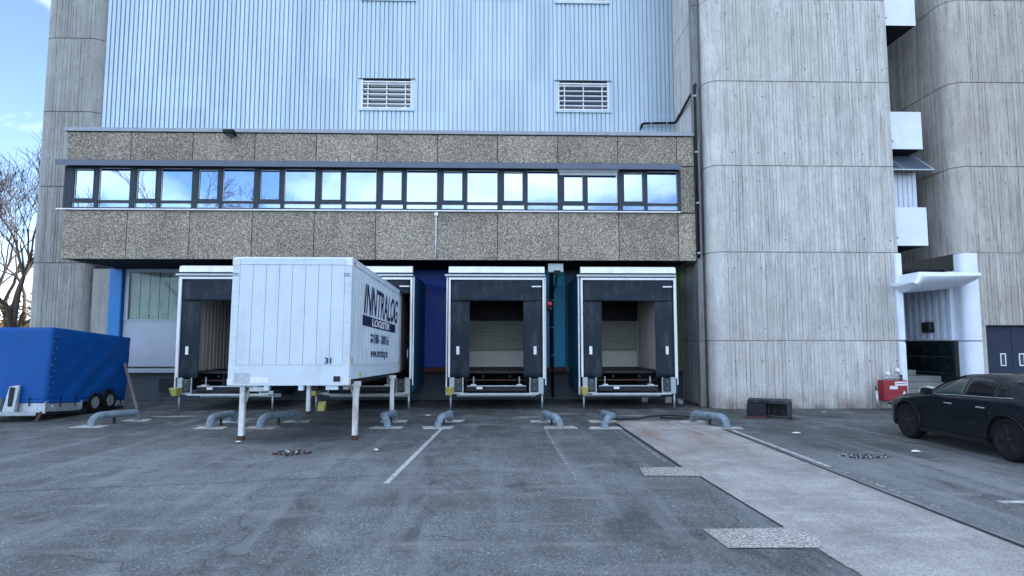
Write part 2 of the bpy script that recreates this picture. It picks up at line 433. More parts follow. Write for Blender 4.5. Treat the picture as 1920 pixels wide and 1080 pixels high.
def text_mesh(txt, size, mat, parent, name='lettering', shear=0.0, sx=1.0, mw=None, bold=0.0, depth=.002):
    cu = bpy.data.curves.new('t', 'FONT'); cu.body = txt; cu.size = size; cu.shear = shear; cu.extrude = depth; cu.offset = bold
    cu.resolution_u = 3
    o = bpy.data.objects.new('t', cu); COL.objects.link(o)
    bpy.context.view_layer.update()
    me = bpy.data.meshes.new_from_object(o.evaluated_get(bpy.context.evaluated_depsgraph_get()))
    bpy.data.objects.remove(o); bpy.data.curves.remove(cu)
    me.name = name; me.transform(Matrix.Diagonal((sx, 1, 1, 1)))
    if mw is not None: me.transform(mw)
    me.materials.clear(); me.materials.append(M[mat])
    ob = bpy.data.objects.new(name, me); COL.objects.link(ob); ob.parent = parent
    return ob

# ================================================================== GROUND
g = MB().add([(-400, -400, 0), (400, -400, 0), (400, 600, 0), (-400, 600, 0)], [(0, 1, 2, 3)]).build('terrain', 'grass'); struct(g)
g.location.z = -.02
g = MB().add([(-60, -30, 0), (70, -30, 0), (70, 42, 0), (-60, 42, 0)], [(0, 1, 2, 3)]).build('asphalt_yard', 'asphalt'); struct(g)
def sheet(name, mat, poly, z):
    o = MB().add([(x, y, z) for x, y in poly], [tuple(range(len(poly)))]).build(name, mat); 
    if o.data.polygons[0].normal.z < 0: o.data.flip_normals()
    return struct(o)
random.seed(3)
def wob(p, q, n, a):
    return [(p[0] + (q[0] - p[0]) * i / n + random.uniform(-a, a), p[1] + (q[1] - p[1]) * i / n + random.uniform(-a, a) * .3) for i in range(n)]
sheet('concrete_strip', 'slab', wob((3.12, 16.6), (3.16, 10.6), 60, .018) + wob((3.2, 10.0), (3.3, 5.5), 60, .016) + wob((3.3, 5.5), (3.36, -6), 30, .012) + wob((5.36, -6), (5.36, 7), 50, .014) + wob((5.36, 7), (5.45, 16.5), 70, .018) + [(5.3, 16.75), (4.2, 16.65)], .006)
sheet('concrete_patch', 'patch', [(2.40, 10.55), (2.33, 9.93), (3.20, 9.87), (3.19, 10.57)], .010)
sheet('concrete_patch', 'patch', [(2.32, 7.13), (2.37, 6.49), (3.35, 6.47), (3.5, 6.8), (3.3, 7.16)], .010)
sheet('joint_seal', 'black', [(3.06, 16.4), (3.09, 10.62), (3.125, 10.62), (3.10, 16.4)], .007); sheet('joint_seal', 'black', [(5.47, 16.4), (5.40, 7), (5.40, -5), (5.44, -5), (5.44, 7), (5.51, 16.4)], .007)
sheet('joint_seal', 'black', [(3.17, 9.85), (3.25, 7.2), (3.275, 7.2), (3.20, 9.85)], .0075)
for q in ([(-9.9, 8.6), (-1.0, 10.2)], [(-7.2, 15.0), (-12.5, 14.2)], [(-2.5, 4.2), (-1.6, 5.0)]):
    (ax, ay), (bx, by) = q; sheet('joint_seal', 'steel_dark', [(ax, ay), (bx, by), (bx, by + .012), (ax, ay + .012)], .0042)
def line(x0, y0, x1, y1, w=.10, mat='line', z=.0045):
    d_ = Vector((x1 - x0, y1 - y0, 0)).normalized(); n = Vector((-d_.y, d_.x, 0)) * w / 2
    return sheet('painted_line', mat, [(x0 - n.x, y0 - n.y), (x1 - n.x, y1 - n.y), (x1 + n.x, y1 + n.y), (x0 + n.x, y0 + n.y)], z)
line(-1.62, 9.5, -1.30, 15.3, .085)
line(1.20, 15.2, 1.23, 9.4, .07, 'line_worn')
line(5.62, 14.9, 5.62, 10.6, .09, 'line'); line(5.62, 10.6, 5.62, 7.9, .08, 'line_worn')
line(2.98, 15.2, 2.98, 11.0, .06, 'line_worn')
line(8.30, 18.0, 8.80, 13.0, .08, 'line_worn')
line(6.62, 8.22, 7.2, 8.22, .13); line(10.3, 17.8, 12.3, 16.0, .07, 'line_worn')
line(4.55, 16.4, 4.85, 13.8, .05, 'line', .0105)
line(-9.6, 12.2, -9.6, 8.0, .07, 'line_worn', .0045)
# paler rough repair areas next to the pad belt
for (x, y, w, h, rz) in [(-.2, 16.0, 1.3, .10, 0), (.9, 17.6, .9, .3, .2), (1.9, 18.4, .8, .25, 0), (-9.0, 18.0, 1.3, .35, .1), (3.9, 17.9, 1.0, .22, .1), (-6.9, 17.4, 1.2, .3, .1)]:
    c_, s_ = math.cos(rz), math.sin(rz)
    pts = []
    for k in range(12):
        a = k / 12 * 2 * math.pi; rr = random.uniform(.7, 1.1); px, py = math.cos(a) * w / 2 * rr, math.sin(a) * h / 2 * rr
        pts.append((x + px * c_ - py * s_, y + px * s_ + py * c_))
    sheet('cement_stain', 'patch', pts, .0045)

# ================================================================== concrete towers
def profile(path, seed, lo=.075, hi=.15, depth=.016):
    """path = list of ('L', p, q) board-marked straights and ('C', centre, r, a0, a1) smooth corners; returns (point, inward normal) list"""
    rnd = random.Random(seed); out = []
    for seg in path:
        if seg[0] == 'C':
            _, c, r, a0, a1 = seg
            for i in range(9):
                a = R(a0 + (a1 - a0) * i / 8); nx, ny = math.cos(a), math.sin(a)
                out.append((c[0] + nx * r, c[1] + ny * r, -nx, -ny, .97))
        else:
            _, p, q = seg; L = math.hypot(q[0] - p[0], q[1] - p[1]); dx, dy = (q[0] - p[0]) / L, (q[1] - p[1]) / L
            nx, ny = -dy, dx   # inward for a counter-clockwise outline
            s_ = 0
            while s_ < L - .02:
                w = min(rnd.uniform(lo, hi), L - s_); off = rnd.choice([0, .004, .008, .012, .0]) * rnd.uniform(.6, 1.3)
                g_ = rnd.choice([.010, .016, .024]) if w > .04 else 0; dg = rnd.choice([.004, .014, .022, .030]) * depth / .016; tone = rnd.uniform(.84, 1.0)
                for (u, o_) in ((s_ + .001, off + dg), (s_ + g_ * .5 + .001, off), (s_ + w - g_ * .5, off), (s_ + w - .0005, off + dg)):
                    out.append((p[0] + dx * u + nx * o_, p[1] + dy * u + ny * o_, nx, ny, tone))
                s_ += w
    return out
JZ = [0.0, 2.12, 4.95, 7.78, 10.61, 13.44, 16.27, 19.10, 21.93, 24.76, 27.59]
def tower(path, mat, parent, zs, seed, cap=None, holes=None):
    for k in range(len(zs) - 1):
        pr = profile(path, seed + k * 13)
        z0, z1 = zs[k], zs[k + 1]; m = MB(); n = len(pr)
        lv = [(z0, .045), (z0 + .006, .03), (z0 + .022, 0), (z1 - .018, 0), (z1 - .005, .03), (z1, .045)]
        if k == 0: lv = [(z0, 0)] + lv[3:]
        vs = [(x + nx * o_, y + ny * o_, z) for z, o_ in lv for x, y, nx, ny, tn in pr]
        fs = [(r * n + i, r * n + (i + 1), (r + 1) * n + i + 1, (r + 1) * n + i) for r in range(len(lv) - 1) for i in range(n - 1)]
        m.add(vs, fs); o = m.build('concrete_panel', mat, parent, fix=False)
        at_ = o.data.attributes.new('board', 'FLOAT', 'POINT'); at_.data.foreach_set('value', [q[4] for _ in lv for q in pr])
    if holes:
        m = MB(); rh = random.Random(seed)
        for k in range(len(zs) - 1):
            for zz in ([zs[k] + .42, zs[k] + 2.3] if zs[k + 1] - zs[k] > 2.4 else [zs[k] + 1.5]):
                x = holes[0] + rh.uniform(.2, .5)
                while x < holes[1] - .2:
                    if rh.random() < .7: m.lathe([(-.004, .022), (0, .016)], (x, holes[2] - .002, zz + rh.uniform(-.02, .02)), 'y', 8)
                    x += .86
        tag(m.build('tie_holes', 'under', parent), kind='stuff')
    if cap: MB().prism(cap, zs[-1] - .05, zs[-1] - .01).build('roof', mat, parent)

# left tower
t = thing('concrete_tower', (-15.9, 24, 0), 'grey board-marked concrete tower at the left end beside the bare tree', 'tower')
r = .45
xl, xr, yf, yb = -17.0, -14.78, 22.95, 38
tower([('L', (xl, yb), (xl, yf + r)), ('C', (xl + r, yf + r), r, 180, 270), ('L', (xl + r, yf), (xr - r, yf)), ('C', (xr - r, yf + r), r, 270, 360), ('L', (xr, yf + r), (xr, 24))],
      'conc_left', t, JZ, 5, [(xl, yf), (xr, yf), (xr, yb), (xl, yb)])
# central tower
t = thing('concrete_tower', (10, 21, 0), 'broad pale concrete tower with rounded edge right of the loading docks', 'tower')
xl, xr, yf, yb, r = 6.86, 12.97, 19.6, 25, .45
tower([('L', (xl, 23.6), (xl, yf + r)), ('C', (xl + r, yf + r), r, 180, 270), ('L', (xl + r, yf), (xr - .06, yf)), ('C', (xr - .06, yf + .06), .06, 270, 360), ('L', (xr, yf + .06), (xr, 24))],
      'conc', t, JZ, 31, [(xl, yf), (xr, yf), (xr, yb), (xl, yb)], (xl + .5, xr, yf))
# right tower: deep round corner; the blue door is let into the two lowest storeys
t = thing('concrete_tower', (18, 21, 0), 'warm grey concrete tower at the right edge behind the dark car', 'tower')
xl, xr, yf, yb, r = 14.95, 52, 19.5, 36, .5
tower([('L', (xl, 24.5), (xl, yf + r)), ('C', (xl + r, yf + r), r, 180, 270), ('L', (xl + r, yf), (xr, yf)), ('L', (xr, yf), (xr, yb))],
      'conc_warm', t, JZ[2:], 77, [(xl, yf), (xr, yf), (xr, yb), (xl, yb)], (xl + .5, 26, yf))
tower([('L', (15.44, yf), (xr, yf)), ('L', (xr, yf), (xr, yb))], 'conc_warm', t, [2.62, 4.95], 99)
tower([('L', (19.6, yf), (xr, yf)), ('L', (xr, yf), (xr, yb))], 'conc_warm', t, [0, 2.62], 199)
box('door_recess', 'under', t, 15.6, 19.6, 19.85, 19.95, 0, 2.7)
cbox('door_reveal', 'conc_warm', t, 15.45, 15.60, 19.5, 19.95, 0, 2.61)

# ================================================================== hall with ribbed cladding
hall = thing('warehouse', (-4, 30, 0), 'tall hall clad in pale blue ribbed metal sheets above the office strip', 'building')
HY = 23.2
PITCH = .1667
def sheetpanel(x0, x1, z0, z1, y=HY, mat='clad', parent=hall, name='cladding_sheet', d_=.060):
    xs = []; k = math.floor(x0 / PITCH) - 1
    while k * PITCH < x1 + PITCH:
        b = k * PITCH
        xs += [(b, 0), (b + .006, d_), (b + .040, d_), (b + .046, 0)]
        k += 1
    def f(x):
        u = (x / PITCH - math.floor(x / PITCH)) * PITCH
        return d_ * u / .006 if u < .006 else d_ if u < .040 else d_ * (.046 - u) / .006 if u < .046 else 0
    pts = [(x0, f(x0))] + [(x, dd) for x, dd in xs if x0 + 1e-3 < x < x1 - 1e-3] + [(x1, f(x1))]
    n = len(pts)
    vs = [(x, y + dd, z) for z in (z0, z1) for x, dd in pts]
    return MB().add(vs, [(i, i + 1, n + i + 1, n + i) for i in range(n - 1)]).build(name, mat, parent, fix=False)
WIN = [(-5.13, -3.21), (2.37, 4.33)]
def cols(x0, x1, step=1.0):
    out = []; x = x0
    while x < x1 - .05:
        out.append((x, min(x + step, x1))); x += step
    return out
rows = [(8.9, 10.85, False), (10.85, 12.09, True), (12.09, 15.21, False), (15.21, 16.45, True), (16.45, 20.3, False), (20.3, 26, False)]
rj = random.Random(5)
for z0, z1, w in rows:
    for x0, x1 in cols(-14.9, 7.06):
        segs = [(x0, x1)]
        if w:
            for a, b in WIN:
                ns_ = []
                for p, q in segs:
                    if q <= a or p >= b: ns_.append((p, q))
                    else:
                        if p < a - .01: ns_.append((p, a))
                        if q > b + .01: ns_.append((b, q))
                segs = ns_
        for p, q in segs: sheetpanel(p, q, z0 - .0, z1 + .02, HY - rj.uniform(0, .004))
box('wall', 'under', hall, -14.6, 7.0, HY + .3, HY + .5, 4.7, 26)
MB().box(-14.6, 7, 23.55, 38, 26, 26.1).build('roof', 'coping', hall)
MB().box(-14.6, 52, 37.7, 38, 0, 26).build('rear_wall', 'clad', hall)
box('coping', 'coping', hall, -14.9, 7.0, HY - .12, HY + .4, 26.1, 26.3)
def bar_window(a, b, z0, z1):
    m = MB(); fr = .055
    m.box(a, a + fr, HY - .03, HY + .14, z0, z1); m.box(b - fr, b, HY - .03, HY + .14, z0, z1)
    m.box(a + fr, b - fr, HY - .028, HY + .14, z1 - fr - .06, z1 - .06); m.box(a + fr, b - fr, HY - .028, HY + .14, z0, z0 + fr)
    w = m.build('window', 'white', hall)
    box('pane', 'dark_glass', w, a + fr, b - fr, HY + .12, HY + .13, z0 + fr, z1 - fr - .06)
    n = 5
    for i in range(n):
        z = z0 + fr + (z1 - z0 - fr * 2 - .06) * (i + .5) / n + .02
        box('bar', 'white', w, a + fr, b - fr, HY - .05, HY - .012, z - .018, z + .018)
    for fx in (.13, .5, .87):
        x = a + (b - a) * fx; box('bar', 'white', w, x - .02, x + .02, HY - .010, HY + .02, z0 + fr, z1 - fr - .06)
    MB().extrude_yz([(HY - .09, z1 + .02), (HY + .02, z1 + .07), (HY + .02, z1 + .02)], a - .12, b + .12).build('lintel_flashing', 'coping', w)
    for xx in (a - .09, b + .005): box('jamb_flashing', 'clad', w, xx, xx + .085, HY - .012, HY + .03, z0 - .02, z1 + .02)
    box('sill', 'clad', w, a - .09, b + .09, HY - .06, HY + .02, z0 - .09, z0 - .02)
    for px in (a + .05, b - .09): pass
for a, b in WIN:
    bar_window(a, b, 10.93, 12.07); bar_window(a, b, 15.29, 16.43)

# concrete pillar in the corner by the central tower
t = thing('corner_pillar', (6.75, 20.1, 0), 'narrow smooth dark grey pillar in the gap beside the central tower', 'pillar')
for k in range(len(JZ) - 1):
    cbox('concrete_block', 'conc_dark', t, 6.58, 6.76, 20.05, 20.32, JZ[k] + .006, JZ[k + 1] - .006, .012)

# ================================================================== office strip
off = thing('office_building', (-3.6, 20, 0), 'office storey of brown pebbled concrete panels with a ribbon of windows', 'building')
AY = 20.0
jx = [-13.8, -11.78, -9.81, -7.83, -5.85, -3.88, -1.91, .05, 2.03, 4.01, 5.96, 6.54]
g_ = .011
for i in range(len(jx) - 1):
    a, b = jx[i] + g_, jx[i + 1] - g_
    last = i == len(jx) - 2
    box('facade_panel', 'agg', off, a, b, AY, AY + .12, 4.72, 6.27, .006)
    box('facade_panel', 'agg', off, a, b, AY, AY + .12, (7.93 if not last else 7.86), 8.84, .006)
    if last: box('facade_panel', 'agg', off, a + .0, b, AY + .001, AY + .12, 6.31, 7.83, .006)
# left return, backing, roof and floor
for z0, z1 in ((4.72, 6.27), (6.29, 7.9), (7.93, 8.84)):
    box('facade_panel', 'agg', off, -13.79, -13.68, AY + .13, 22.9, z0, z1, .004)
    box('facade_panel', 'agg', off, 6.42, 6.53, AY + .13, 22.9, z0, z1, .004)
box('wall', 'under', off, -13.66, 6.40, AY + .22, AY + .3, 4.8, 8.8)
box('roof', 'coping', off, -13.84, 6.56, AY + .02, 23.18, 8.84, 8.88)
box('soffit', 'under', off, -13.66, 6.42, AY + .125, 22.9, 4.74, 4.80)
m = MB(); m.box(-13.9, 6.6, AY - .06, AY + .16, 8.86, 8.985); m.build('coping', 'coping', off, bev=.008)
box('coping_shadow_strip', 'black', off, -13.82, 6.56, AY - .012, AY - .001, 8.835, 8.858)
# canopy over the windows
m = MB(); m.extrude_yz([(AY - .30, 7.66), (AY - .30, 7.85), (AY + .1, 7.925), (AY + .1, 7.80)], -13.95, 6.05)
m.build('window_canopy', 'metal_trim', off, bev=.004)
box('blind_housing', 'frame', off, -13.72, 5.98, AY - .08, AY + .12, 7.715, 7.798)
box('sill', 'sill', off, -13.98, 6.02, AY - .10, AY + .05, 6.285, 6.325, .004)
# moss on the canopy
mm = MB(); rm = random.Random(8)
for k in range(420):
    x = rm.choice([rm.uniform(-3.3, 6.0), rm.uniform(-13, 6), rm.uniform(1.9, 4.2)]); y = AY - rm.uniform(0.0, .12); h = rm.uniform(.01, .035)
    mm.lathe([(0, h * 1.4), (h * .6, h * 1.1), (h, h * .3)], (x, y, 7.895), 'z', 5)
tag(mm.build('moss', 'leaf_green', off), kind='stuff')
WZ0, WZ1 = 6.33, 7.715
def window_unit():
    """local: x from 0 to 1.968"""
    W = 1.955
    m = MB(); y0, y1 = -.03, .07
    def vb(x0, x1, z0=WZ0, z1=WZ1, dy=0): m.box(x0, x1, y0 - dy, y1, z0, z1)
    vb(0, .15, dy=.02); vb(.86, .97, dy=.01)
    def hb(x0, x1, z0, z1, dy=0): m.box(x0, x1, y0 + .003 - dy, y1, z0, z1)
    hb(.15, .86, WZ1 - .05, WZ1); hb(.97, W, WZ1 - .05, WZ1)
    hb(.15, .86, WZ0, WZ0 + .05); hb(.97, W, WZ0, WZ0 + .05)
    hb(.15, .86, 6.53, 6.66, .02); hb(.97, W, 6.53, 6.61)
    # casement of the opening light
    m.box(.15, .20, y0 - .015, y1, 6.66, WZ1 - .05); m.box(.81, .86, y0 - .015, y1, 6.66, WZ1 - .05)
    m.box(.20, .81, y0 - .012, y1, WZ1 - .09, WZ1 - .05)
    wdw = m.build('window', 'frame', None, local=True, bev=.004)
    for (x0, x1, z0, z1) in [(.20, .81, 6.66, WZ1 - .09), (.97, W, 6.61, WZ1 - .05), (.15, .86, WZ0 + .05, 6.53), (.97, W, WZ0 + .05, 6.53)]:
        cx, cz = (x0 + x1) / 2, (z0 + z1) / 2
        p = MB().box(x0 - cx, x1 - cx, 0, .01, z0 - cz, z1 - cz).build('pane', 'glass', wdw, local=True)
        p.location = (cx, .03, cz)
        # pale rubber bead round the pane
        b = MB(); w2, h2, e = (x1 - x0) / 2, (z1 - z0) / 2, .016
        b.box(-w2, w2, -.012, 0, h2 - e, h2); b.box(-w2, w2, -.012, 0, -h2, -h2 + e)
        b.box(-w2, -w2 + e, -.0125, 0, -h2 + e, h2 - e); b.box(w2 - e, w2, -.0125, 0, -h2 + e, h2 - e)
        bo = b.build('glazing_bead', 'sill', wdw, local=True); bo.location = (cx, .029, cz)
    return wdw
proto = window_unit()
rw = random.Random(21)
wx0, wstep = -13.70, 1.966
for i in range(10):
    w = proto if i == 0 else copy_tree(proto)
    w.parent = off; w.location = Vector((wx0 + i * wstep, AY, 0)) - off.location
    for ch in w.children:
        if ch.name.startswith('pane'): ch.rotation_euler = (R(rw.uniform(-.5, .5)), 0, R(rw.uniform(-.6, .6)))
box('window_end_post', 'frame', off, 5.95, 6.06, AY - .05, AY + .07, WZ0, WZ1, .004)
box('window_end_post', 'frame', off, -13.8, -13.705, AY - .05, AY + .07, WZ0, WZ1, .004)
# half-lowered outside blind on the ninth window
x0 = wx0 + 8 * wstep
bl = box('roller_blind', 'sill', off, x0 + .0, x0 + 1.97, AY - .13, AY - .082, 7.63, 7.76, .006)
for k in range(3): box('slat', 'galv', bl, x0 + .03, x0 + 1.94, AY - .12, AY - .075, 7.50 + k * .045, 7.535 + k * .045, .004)
# thin white conduit on the lower panels
t = thing('conduit', (-1.93, AY, 0), 'thin white conduit running down the lower pebbled panels below the sill', 'conduit')
MB().tube([(-1.93, AY - .03, 4.74), (-1.93, AY - .03, 6.18)], .018, 8).build('pipe', 'white', t)
box('junction_box', 'white', t, -1.99, -1.87, AY - .07, AY - .003, 6.15, 6.26, .008)
# flood lamp on the upper panels
t = thing('flood_lamp', (-8.55, AY, 8.7), 'small black floodlight hanging below the roof edge of the office strip', 'lamp')
m = MB(); m.hexa([(-8.72, 19.62, 8.74), (-8.38, 19.62, 8.74), (-8.72, 19.9, 8.70), (-8.38, 19.9, 8.70), (-8.72, 19.64, 8.86), (-8.38, 19.64, 8.86), (-8.72, 19.9, 8.83), (-8.38, 19.9, 8.83)])
m.build('housing', 'black', t, bev=.01); box('bracket', 'black', t, -8.6, -8.5, 19.88, 19.998, 8.72, 8.82)
box('lens', 'dark_glass', t, -8.69, -8.41, 19.63, 19.88, 8.69, 8.70)
# black downpipe in the corner
t = thing('downpipe', (6.56, 19.9, 4.7), 'black downpipe running from the hall wall down the end of the office strip', 'downpipe')
zt = 10.42
m = MB()
pts = [(5.55, HY - .02, 10.25), (5.55, HY - .16, 10.25)] + arc((5.55, HY - .16, 10.3), (5.55, HY - .2, 10.38), (5.75, HY - .2, 10.38)) + [(6.72, HY - .2, 10.40)] + arc((6.72, HY - .2, 10.40), (6.86, HY - .2, 10.41), (6.84, HY - .4, 10.44)) + [(6.70, 20.2, 10.66)]
pts += arc((6.68, 20.1, 10.67), (6.60, 19.93, 10.68), (6.58, 19.9, 10.45)) + [(6.585, 19.9, 4.78)]
m.tube(pts, .045, 10); m.build('pipe', 'black', t)
for z in (10.2, 8.3, 6.6, 4.95): MB().lathe([(-.03, .055), (.03, .055)], (6.585, 19.9, z), 'z', 12).build('clamp', 'galv', t)
for x in (5.9, 6.5): MB().lathe([(-.02, .055), (.02, .055)], (x, HY - .2, 10.39), 'x', 12).build('clamp', 'galv', t)
# small vent on the tower flank and lower waste pipe
t = thing('drain_outlet', (6.95, 22.6, 9.3), 'little black outlet spout on the side wall above the office roof', 'outlet')
MB().tube([(7.0, 22.6, 9.35), (6.86, 22.6, 9.34), (6.84, 22.6, 9.27)], .06, 10).build('spout', 'black', t)

# ================================================================== ground storey behind the docks
gf = thing('dock_wall', (-3.5, 22.9, 0), 'recessed ground floor wall of coloured panels behind the loading docks', 'wall')
GY = 22.9
def pan(mat, x0, x1, z0=1.17, z1=4.73, y=GY, name='wall_panel'): return cbox(name, mat, gf, x0, x1, y, y + .1, z0, z1, .006)
pan('conc_left', -14.6, -13.96, 0, 4.73)
box('pilaster', 'blue_bright', gf, -13.92, -13.47, GY - .15, GY + .1, 0, 4.73, .03)
pan('panel_grey', -13.44, -9.95, 1.20, 2.84)
pan('panel_grey', -13.44, -13.36, 2.86, 4.73)
w = box('window', 'panel_grey', gf, -13.36, -9.95, GY - .03, GY + .08, 2.84, 2.90, .004)
box('frame_post', 'panel_grey', w, -13.36, -13.28, GY - .03, GY + .08, 2.90, 4.6)
box('head', 'panel_grey', w, -13.36, -9.95, GY - .029, GY + .08, 4.6, 4.73)
x = -13.27; k = 0
while x < -9.95:
    o = MB().hexa([(x + .005, GY + .10, 2.92), (x + .33, GY + .07, 2.92), (x + .005, GY + .11, 2.92), (x + .33, GY + .08, 2.92), (x + .005, GY + .10, 4.6), (x + .33, GY + .07, 4.6), (x + .005, GY + .11, 4.6), (x + .33, GY + .08, 4.6)]).build('blind_slat', 'blind', w)
    x += .345
glassm = NT('thin_pane'); gb = glassm.b; gb.inputs['Base Color'].default_value = (.8, .9, .88, 1); gb.inputs['Roughness'].default_value = .03
gb.inputs['Transmission Weight'].default_value = 1.0; gb.inputs['IOR'].default_value = 1.3; M['clear'] = glassm.m
box('pane', 'clear', w, -13.28, -9.95, GY + .02, GY + .026, 2.90, 4.6)
pan('under', -13.44, -9.9, 2.86, 4.73, GY + .15)
for (m_, a, b) in [('teal_dark', -9.92, -6.6), ('blue_deep', -6.58, -5.7), ('teal_dark', -5.68, -3.0), ('blue_deep', -2.98, -1.05), ('teal_dark', -1.03, 1.2), ('blue_teal', 1.22, 1.98), ('blue_teal', 2.13, 2.56), ('teal_dark', 2.58, 5.3), ('green', 5.32, 6.98)]:
    pan(m_, a, b)
pan('black', 1.98, 2.13, 1.17, 4.73, GY + .03)
# plinth, ledge and bumper
for a, b in cols(-14.6, 7.0, 2.7): box('plinth_block', 'plinth', gf, a + .006, b - .006, GY - .02, GY + .1, 0, 1.0, .01)
cbox('ledge', 'conc_dark', gf, -13.45, 7.0, GY - .28, GY - .001, 1.02, 1.16, .01)
for (a, b) in [(-10.35, -9.95), (-2.55, -1.62), (1.62, 2.55), (-6.6, -5.7)]: box('bumper', 'redbrown', gf, a, b, GY - .36, GY - .285, 1.0, 1.17, .01)
box('ledge_panel', 'panel_grey', gf, -13.4, -10.4, GY - .31, GY - .285, 1.0, 1.14, .004)
bw_ = box('basement_window', 'plinth', gf, -12.15, -11.0, GY - .06, GY - .022, .18, .88, .01)
box('pane', 'dark_glass', bw_, -12.02, -11.13, GY - .075, GY - .06, .28, .78)
# downpipe between docks 3 and 4
t = thing('downpipe', (2.05, 22.8, 0), 'black rainwater pipe on the blue wall between the two right docks', 'downpipe')
MB().tube([(2.05, 22.55, .1), (2.05, 22.55, 4.3)], .05, 10).build('pipe', 'black', t)
for z in (1.6, 2.6, 3.6): MB().lathe([(-.02, .062), (.02, .062)], (2.05, 22.55, z), 'z', 12).build('clamp', 'galv', t)
t = thing('control_box', (1.95, 20.6, 4.4), 'pale box with black bracket under the soffit between the two right docks', 'box')
box('housing', 'galv', t, 1.72, 2.22, 20.3, 20.6, 4.36, 4.66, .02); box('bracket', 'black', t, 1.9, 2.12, 20.22, 20.29, 4.28, 4.42, .01)
MB().tube([(2.0, 20.25, 4.3), (2.02, 20.9, 4.0), (2.05, 22.4, 3.9)], .03, 8).build('pipe', 'black', t)
t = thing('signal_lamp', (1.66, 19.9, 3.2), 'red signal lamp on a bracket at the right side of third dock', 'lamp')
MB().lathe([(-.02, .05), (0, .085), (.07, .095), (.12, .06), (.15, .02)], (1.70, 19.6, 3.22), 'z', 14).build('lens', 'tail_red', t)
MB().lathe([(-.18, .05), (-.14, .09), (-.06, .09), (-.02, .04)], (1.70, 19.6, 3.22), 'z', 14).build('housing', 'black', t)
box('bracket', 'black', t, 1.56, 1.68, 19.58, 19.62, 3.1, 3.14)

# ================================================================== loading docks
DY = 19.5
def curtain_sheet(x0, x1, z0, z1, y, seed, amp=.02, bend=0.0, side=1):
    rn = random.Random(seed); nx, nz = 10, 14; vs = []
    ph = [rn.uniform(0, 6) for _ in range(4)]
    for j in range(nz + 1):
        for i in range(nx + 1):
            u, v = i / nx, j / nz
            x = x0 + (x1 - x0) * u; z = z0 + (z1 - z0) * v
            dy = amp * (math.sin(u * 3 + v * 5 + ph[0]) + .6 * math.sin(u * 7 - v * 9 + ph[1])) * (1 - abs(2 * u - 1) ** 3 * .5)
            if bend:
                e = u if side > 0 else 1 - u     # e = distance from the frame
                dy += bend * e ** 1.4; x -= side * (x1 - x0) * .72 * e ** 2 * u if side > 0 else -(x1 - x0) * .72 * e ** 2 * (1 - u)
            vs.append((x, y + dy, z))
    W_ = nx + 1; nn = len(vs)
    fs = [(j * W_ + i, j * W_ + i + 1, (j + 1) * W_ + i + 1, (j + 1) * W_ + i) for j in range(nz) for i in range(nx)]
    mb = MB(); mb.add(vs, fs, True)
    return mb
def solid(o, th=.006):
    md = o.modifiers.new('thickness', 'SOLIDIFY'); md.thickness = th; return o
